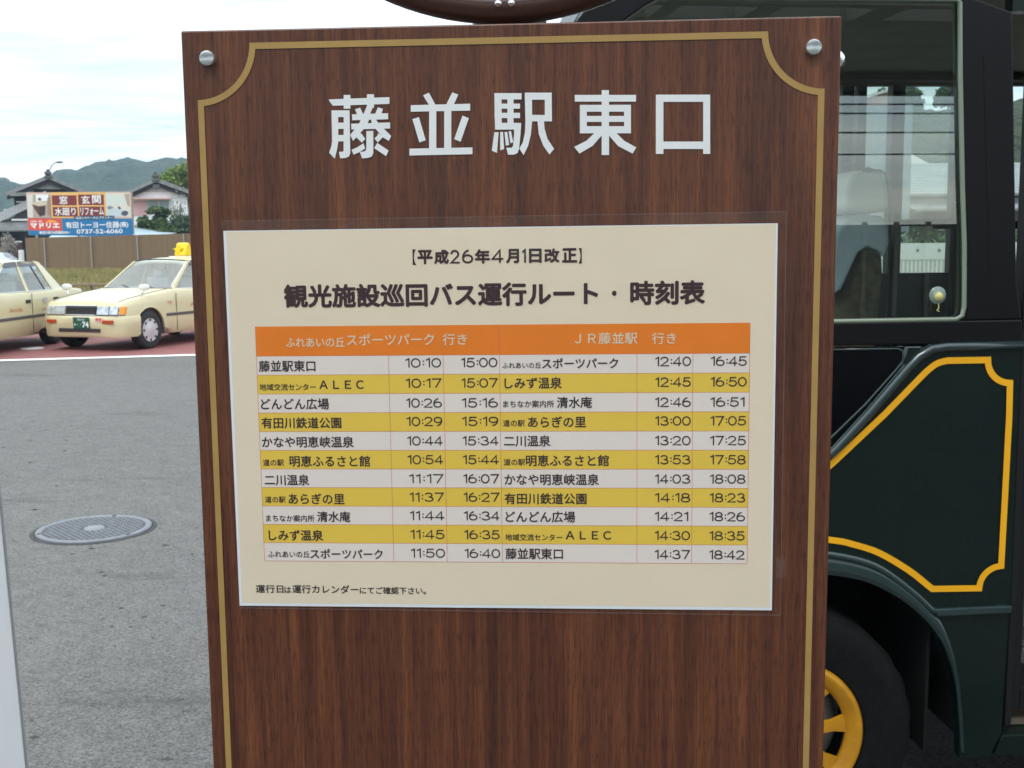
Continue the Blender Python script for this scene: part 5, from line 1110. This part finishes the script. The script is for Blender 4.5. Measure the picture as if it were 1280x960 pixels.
# ------------------------------------------------------------ hills
def hill(name, prof, Y, depth, m, x0, x1, nx=340, ny=26, rough=1., base=-1):
    v = []; f = []
    for j in range(ny+1):
        t = j/ny
        for i in range(nx+1):
            px = x0+(x1-x0)*i/nx; p = at(px, 250, Y); z = interp(px, prof); zt = at(px, z, Y).z
            s = math.sin(min(1, t/.8)*math.pi/2)**1.1 if t <= .8 else math.cos((t-.8)/.2*math.pi/2*.9)
            X = p.x*(1-.35*(1-min(1, t/.8))); Yy = Y - depth*(1-min(1, t/.8)) + depth*.4*max(0, t-.8)/.2
            q = Vector((X, Yy, 0)); n_ = noise.fractal(q*(1/(28.*rough)), 1.0, 2.0, 6)*7.*rough + noise.noise(q*(1/(3.2*rough)))*2.0*rough
            v.append((X, Yy, base+(zt-base)*s + n_*(.10+.7*math.sin(math.pi*min(1, t/.8))**1 if t < .78 else .07)))
    for j in range(ny):
        for i in range(nx): k = j*(nx+1)+i; f.append((k, k+1, k+nx+2, k+nx+1))
    o = mesh(name, v, f, m, None, True); tag(o, kind='structure'); return o
hm = mat('hill_wood', (.008, .020, .010), .95, vscale=.09, color2=(.046, .066, .022), bump=1., bscale=.6, detail=9)
hm.node_tree.nodes['Bump'].inputs['Distance'].default_value = 3
hill('hill', [(-400, 190), (-100, 214), (0, 223.5), (10, 229), (25, 232), (42, 231), (50, 236), (62, 224), (68, 216), (84, 213.5), (94, 216.5), (105, 211), (120, 205.5), (140, 203), (155, 201), (175, 204), (184, 205), (190, 202), (205, 199), (220, 201), (235, 204.5), (300, 212), (420, 190), (600, 205), (800, 180), (1000, 200), (1300, 190), (1700, 200)], 640, 170, hm, -400, 1700, 700, 34)
hill('near_hill', [(760, 230), (1000, 170), (1090, 150), (1130, 139), (1160, 147), (1190, 139), (1300, 125), (1600, 150)], 150, 45, hm, 760, 1600, 260, 26, .35)
# trees on the near hill seen through the bus
for i, (px, py, r_) in enumerate(((1136, 119, 1.6), (1186, 116, 1.5), (1215, 112, 2.0), (1105, 132, 1.8))):
    p = at(px, py, 146); z0 = p.z-4
    tree('hill_tree', (p.x, 146, z0), ['leafy green tree on the hill crest seen through the bus, left of the sky gap', 'leafy green tree on the hill crest seen through the bus, right of the sky gap', 'tree on the near hill crest behind the dark bus pillar', 'tree on the near hill crest left of the bus window pillar'][i], 'tree',
         [(0, 0, 4, 1, r_*.8, r_), (r_*.6, 0, 3, .7, r_*.6, r_*.7), (-r_*.6, 0, 3.2, .7, r_*.6, r_*.7)], lf1, [([(0, 0, 0), (0, 0, 3)], [.2, .1])], group='trees on the near hill crest', n=2200, leaf=.3, seed=20+i)
# ------------------------------------------------------------ beyond the bus: houses, wall, railing
GY = 34.
def G(px, py, y=GY): return at(px, py, y)
a, b = G(1140, 230), G(1215, 230)
gh = empty('grey_roof_house', (a.x, GY, 0), label='house with pale grey tiled roofs seen through the bus window', cat='house')
gr = mat('roof_tile_pale', (.26, .29, .30), .5, var=.12, vscale=1.5)
tiled_slope('roof_tile_run', gh, (G(1122, 244).x-a.x, 0, G(1150, 243).z), (b.x-a.x+4, 0, G(1150, 243).z), (G(1122, 244).x-a.x, 3.2, G(1150, 205, GY+3.2).z), 12, 60, gr, .03)
MB().prism([(G(1138, 210, GY+3).x-a.x, 3.2, G(1140, 212, GY+3).z), (G(1139, 190, GY+3).x-a.x, 3.2, G(1139, 190, GY+3).z), (G(1168, 206, GY+3).x-a.x, 3.2, G(1168, 206, GY+3).z)], (0, .2, 0)).build('gable_wall', plm, gh)
box('wall', (G(1128, 250).x-a.x, .5, 0), (b.x-a.x+4, 5, G(1150, 244).z-.02), mat('wall_grey', (.25, .26, .26), .8, var=.1), gh)
box('upper_wall', (G(1128, 250).x-a.x, .3, G(1150, 256).z), (b.x-a.x+4, .49, G(1150, 248).z), mat('wall_grey2', (.33, .34, .35), .8), gh)
tiled_slope('pent_tile_run', gh, (G(1126, 262).x-a.x, -1.2, G(1150, 262, GY-1).z), (b.x-a.x+4, -1.2, G(1150, 262, GY-1).z), (G(1126, 262).x-a.x, .3, G(1150, 254.5).z), 4, 60, gr, .03)
# grey block with pale pink gable behind the driver's headrest
a2 = G(1064, 200, 30)
pk_ = empty('grey_building', (a2.x, 30, 0), label='tall grey building with pink gable seen through the front of the bus window', cat='building')
gz = [(G(1068, 150, 30), G(1112, 112, 30))]
zt0, zt1 = G(1080, 124, 30).z, G(1112, 113, 30).z
xa, xb = G(1081, 124, 30).x-a2.x, G(1113, 113, 30).x-a2.x
MB().prism([(xa, 0, 0), (xb+.3, 0, 0), (xb+.3, 0, zt1+.06), (xa, 0, zt0)], (0, 6, 0)).build('wall', mat('pink_wall', (.40, .27, .25), .8, var=.05), pk_)
MB().prism([(xa-.05, -.12, zt0), (xb+.3, -.12, zt1+.06), (xb+.3, -.12, zt1+.12), (xa-.05, -.12, zt0+.07)], (0, 6.2, 0)).build('roof_edge', plm, pk_)
box('wall_block', (xa+.03, -.6, 0), (G(1129, 200, 30).x-a2.x, -.05, G(1110, 134, 30).z), mat('block_grey', (.20, .24, .26), .8, var=.06), pk_)
# bamboo green strip, white wall and picket railing
rw_ = empty('white_wall', (G(1128, 300, 24).x, 24, 0), label='low white boundary wall seen through the bus window below the houses', cat='wall')
za, zb_ = G(1150, 325, 24).z, G(1150, 304, 24).z
box('wall', (-3, 0, 0), (7, .2, zb_), mat('white_wall', (.72, .76, .72), .7, var=.03), rw_)
for px in (1147, 1174): o = MB().lathe([(.035, 0), (.0001, .0)], 12, 'y', (G(px, 313, 24).x-rw_.location.x, -.012, G(px, 313, 24).z)).build('wall_fixing', mat('wall_grey', ()), rw_, fix=False)
hg = empty('hedge', (G(1150, 290, 26).x, 26, 0), label='grey green hedge behind the white wall seen through the bus', cat='hedge')
foliage('foliage', [(-3+i*.8, 0, .9+.5*j, 1, .7, .45) for i in range(12) for j in range(2)], hg, mat('leaf_sage', (.09, .13, .08), .8, vscale=1, color2=(.18, .23, .14)), n=9000, leaf=.09, seed=31)
MB().tube([(0, 0, 0), (0, 0, 1.2)], .05, 6).build('stem', bark, hg)
pr_ = empty('white_railing', (G(1128, 330, 22).x, 22, 0), label='pale picket railing in front of the white wall seen through the bus', cat='railing')
z1, z0 = G(1150, 324, 22).z, G(1150, 340, 22).z
pm_ = mat('picket_pale', (.50, .52, .45), .6); pk2 = None
box('top_rail', (-3, -.02, z1-.03), (6, .02, z1), pm_, pr_)
for i in range(110):
    x = -2.9+i*.08
    if pk2 is None: pk2 = MB().box((-.014, -.01, .02), (.014, .01, z1-.031)).build('picket', pm_, pr_, fix=False); pk2.location.x = x
    else: c2 = pk2.copy(); COL.objects.link(c2); c2.parent = pr_; c2.location.x = x
# ------------------------------------------------------------ station canopy behind the viewer (mirrored in the bus glass)
cn = empty('station_canopy', (0, -3.2, PAVE), label='grey steel canopy over the pavement behind the viewer, mirrored in the bus window', cat='canopy')
cm = mat('canopy_steel', (.13, .13, .125), .6, var=.1, vscale=1)
CZ = 3.10
zc_ = CZ
box('roof_panel', (-14, -2.6, zc_), (20, 1.2, zc_+.08), cm, cn)
xx = -14
for i in range(52):
    w_ = .12+.05*((i*7) % 3); box('roof_beam', (xx, 1.2, zc_-.02), (xx+w_, 1.75, zc_+.1), cm, cn); xx += w_+.40+.12*((i*5) % 4)
box('fascia', (-14, -2.75, zc_-.03), (20, -2.6, zc_+.2), cm, cn); box('fascia', (-14, 1.75, zc_-.03), (20, 1.87, zc_+.14), cm, cn)
for x in (-9, -4, 9, 14): o = MB().tube([(x, -1.5, 0), (x, -1.5, zc_)], .09, 16).build('post', cm, cn, True)
sw = empty('platform_fence', (0, -14, 0), label='dark railway boundary fence behind the viewer, mirrored low in the bus window', cat='fence')
zz_ = 1.95
box('fence_wall', (-40, 0, 0), (40, .2, zz_), mat('fence_dark', (.07, .075, .07), .8, var=.2, vscale=1), sw)
for i in range(60): box('fence_rib', (-18+i*.6, .2, 0), (-18+i*.6+.08, .26, zz_+.05), mat('fence_rib', (.14, .14, .13), .7), sw)
for i, z in enumerate((3.56, 4.04, 4.46, 4.66)):
    o = MB().tube([(-60+k*10, -19, z+.00012*(k*10-60)**2) for k in range(13)], .022, 6).build('railway_wire', mat('wire', ()), None, True); tag(o, ['lowest', 'second lowest', 'second highest', 'highest'][i]+' of the dark railway wires mirrored in the bus window', 'wire', 'railway wires mirrored in the bus glass')
# ------------------------------------------------------------ haze
hb = box('haze', (-1450, -70, -1.2), (1450, 830, 110), mat('haze_tmp', (1, 1, 1)), None); tag(hb, kind='stuff')
m = bpy.data.materials.new('haze_air'); m.use_nodes = True; t = m.node_tree; t.nodes.clear(); o_ = N(t, 'ShaderNodeOutputMaterial'); pv = N(t, 'ShaderNodeVolumePrincipled')
pv.inputs['Color'].default_value = (.55, .80, 1.0, 1); pv.inputs['Density'].default_value = .00036; pv.inputs['Anisotropy'].default_value = .0
t.links.new(pv.outputs[0], o_.inputs['Volume']); hb.data.materials.clear(); hb.data.materials.append(m)
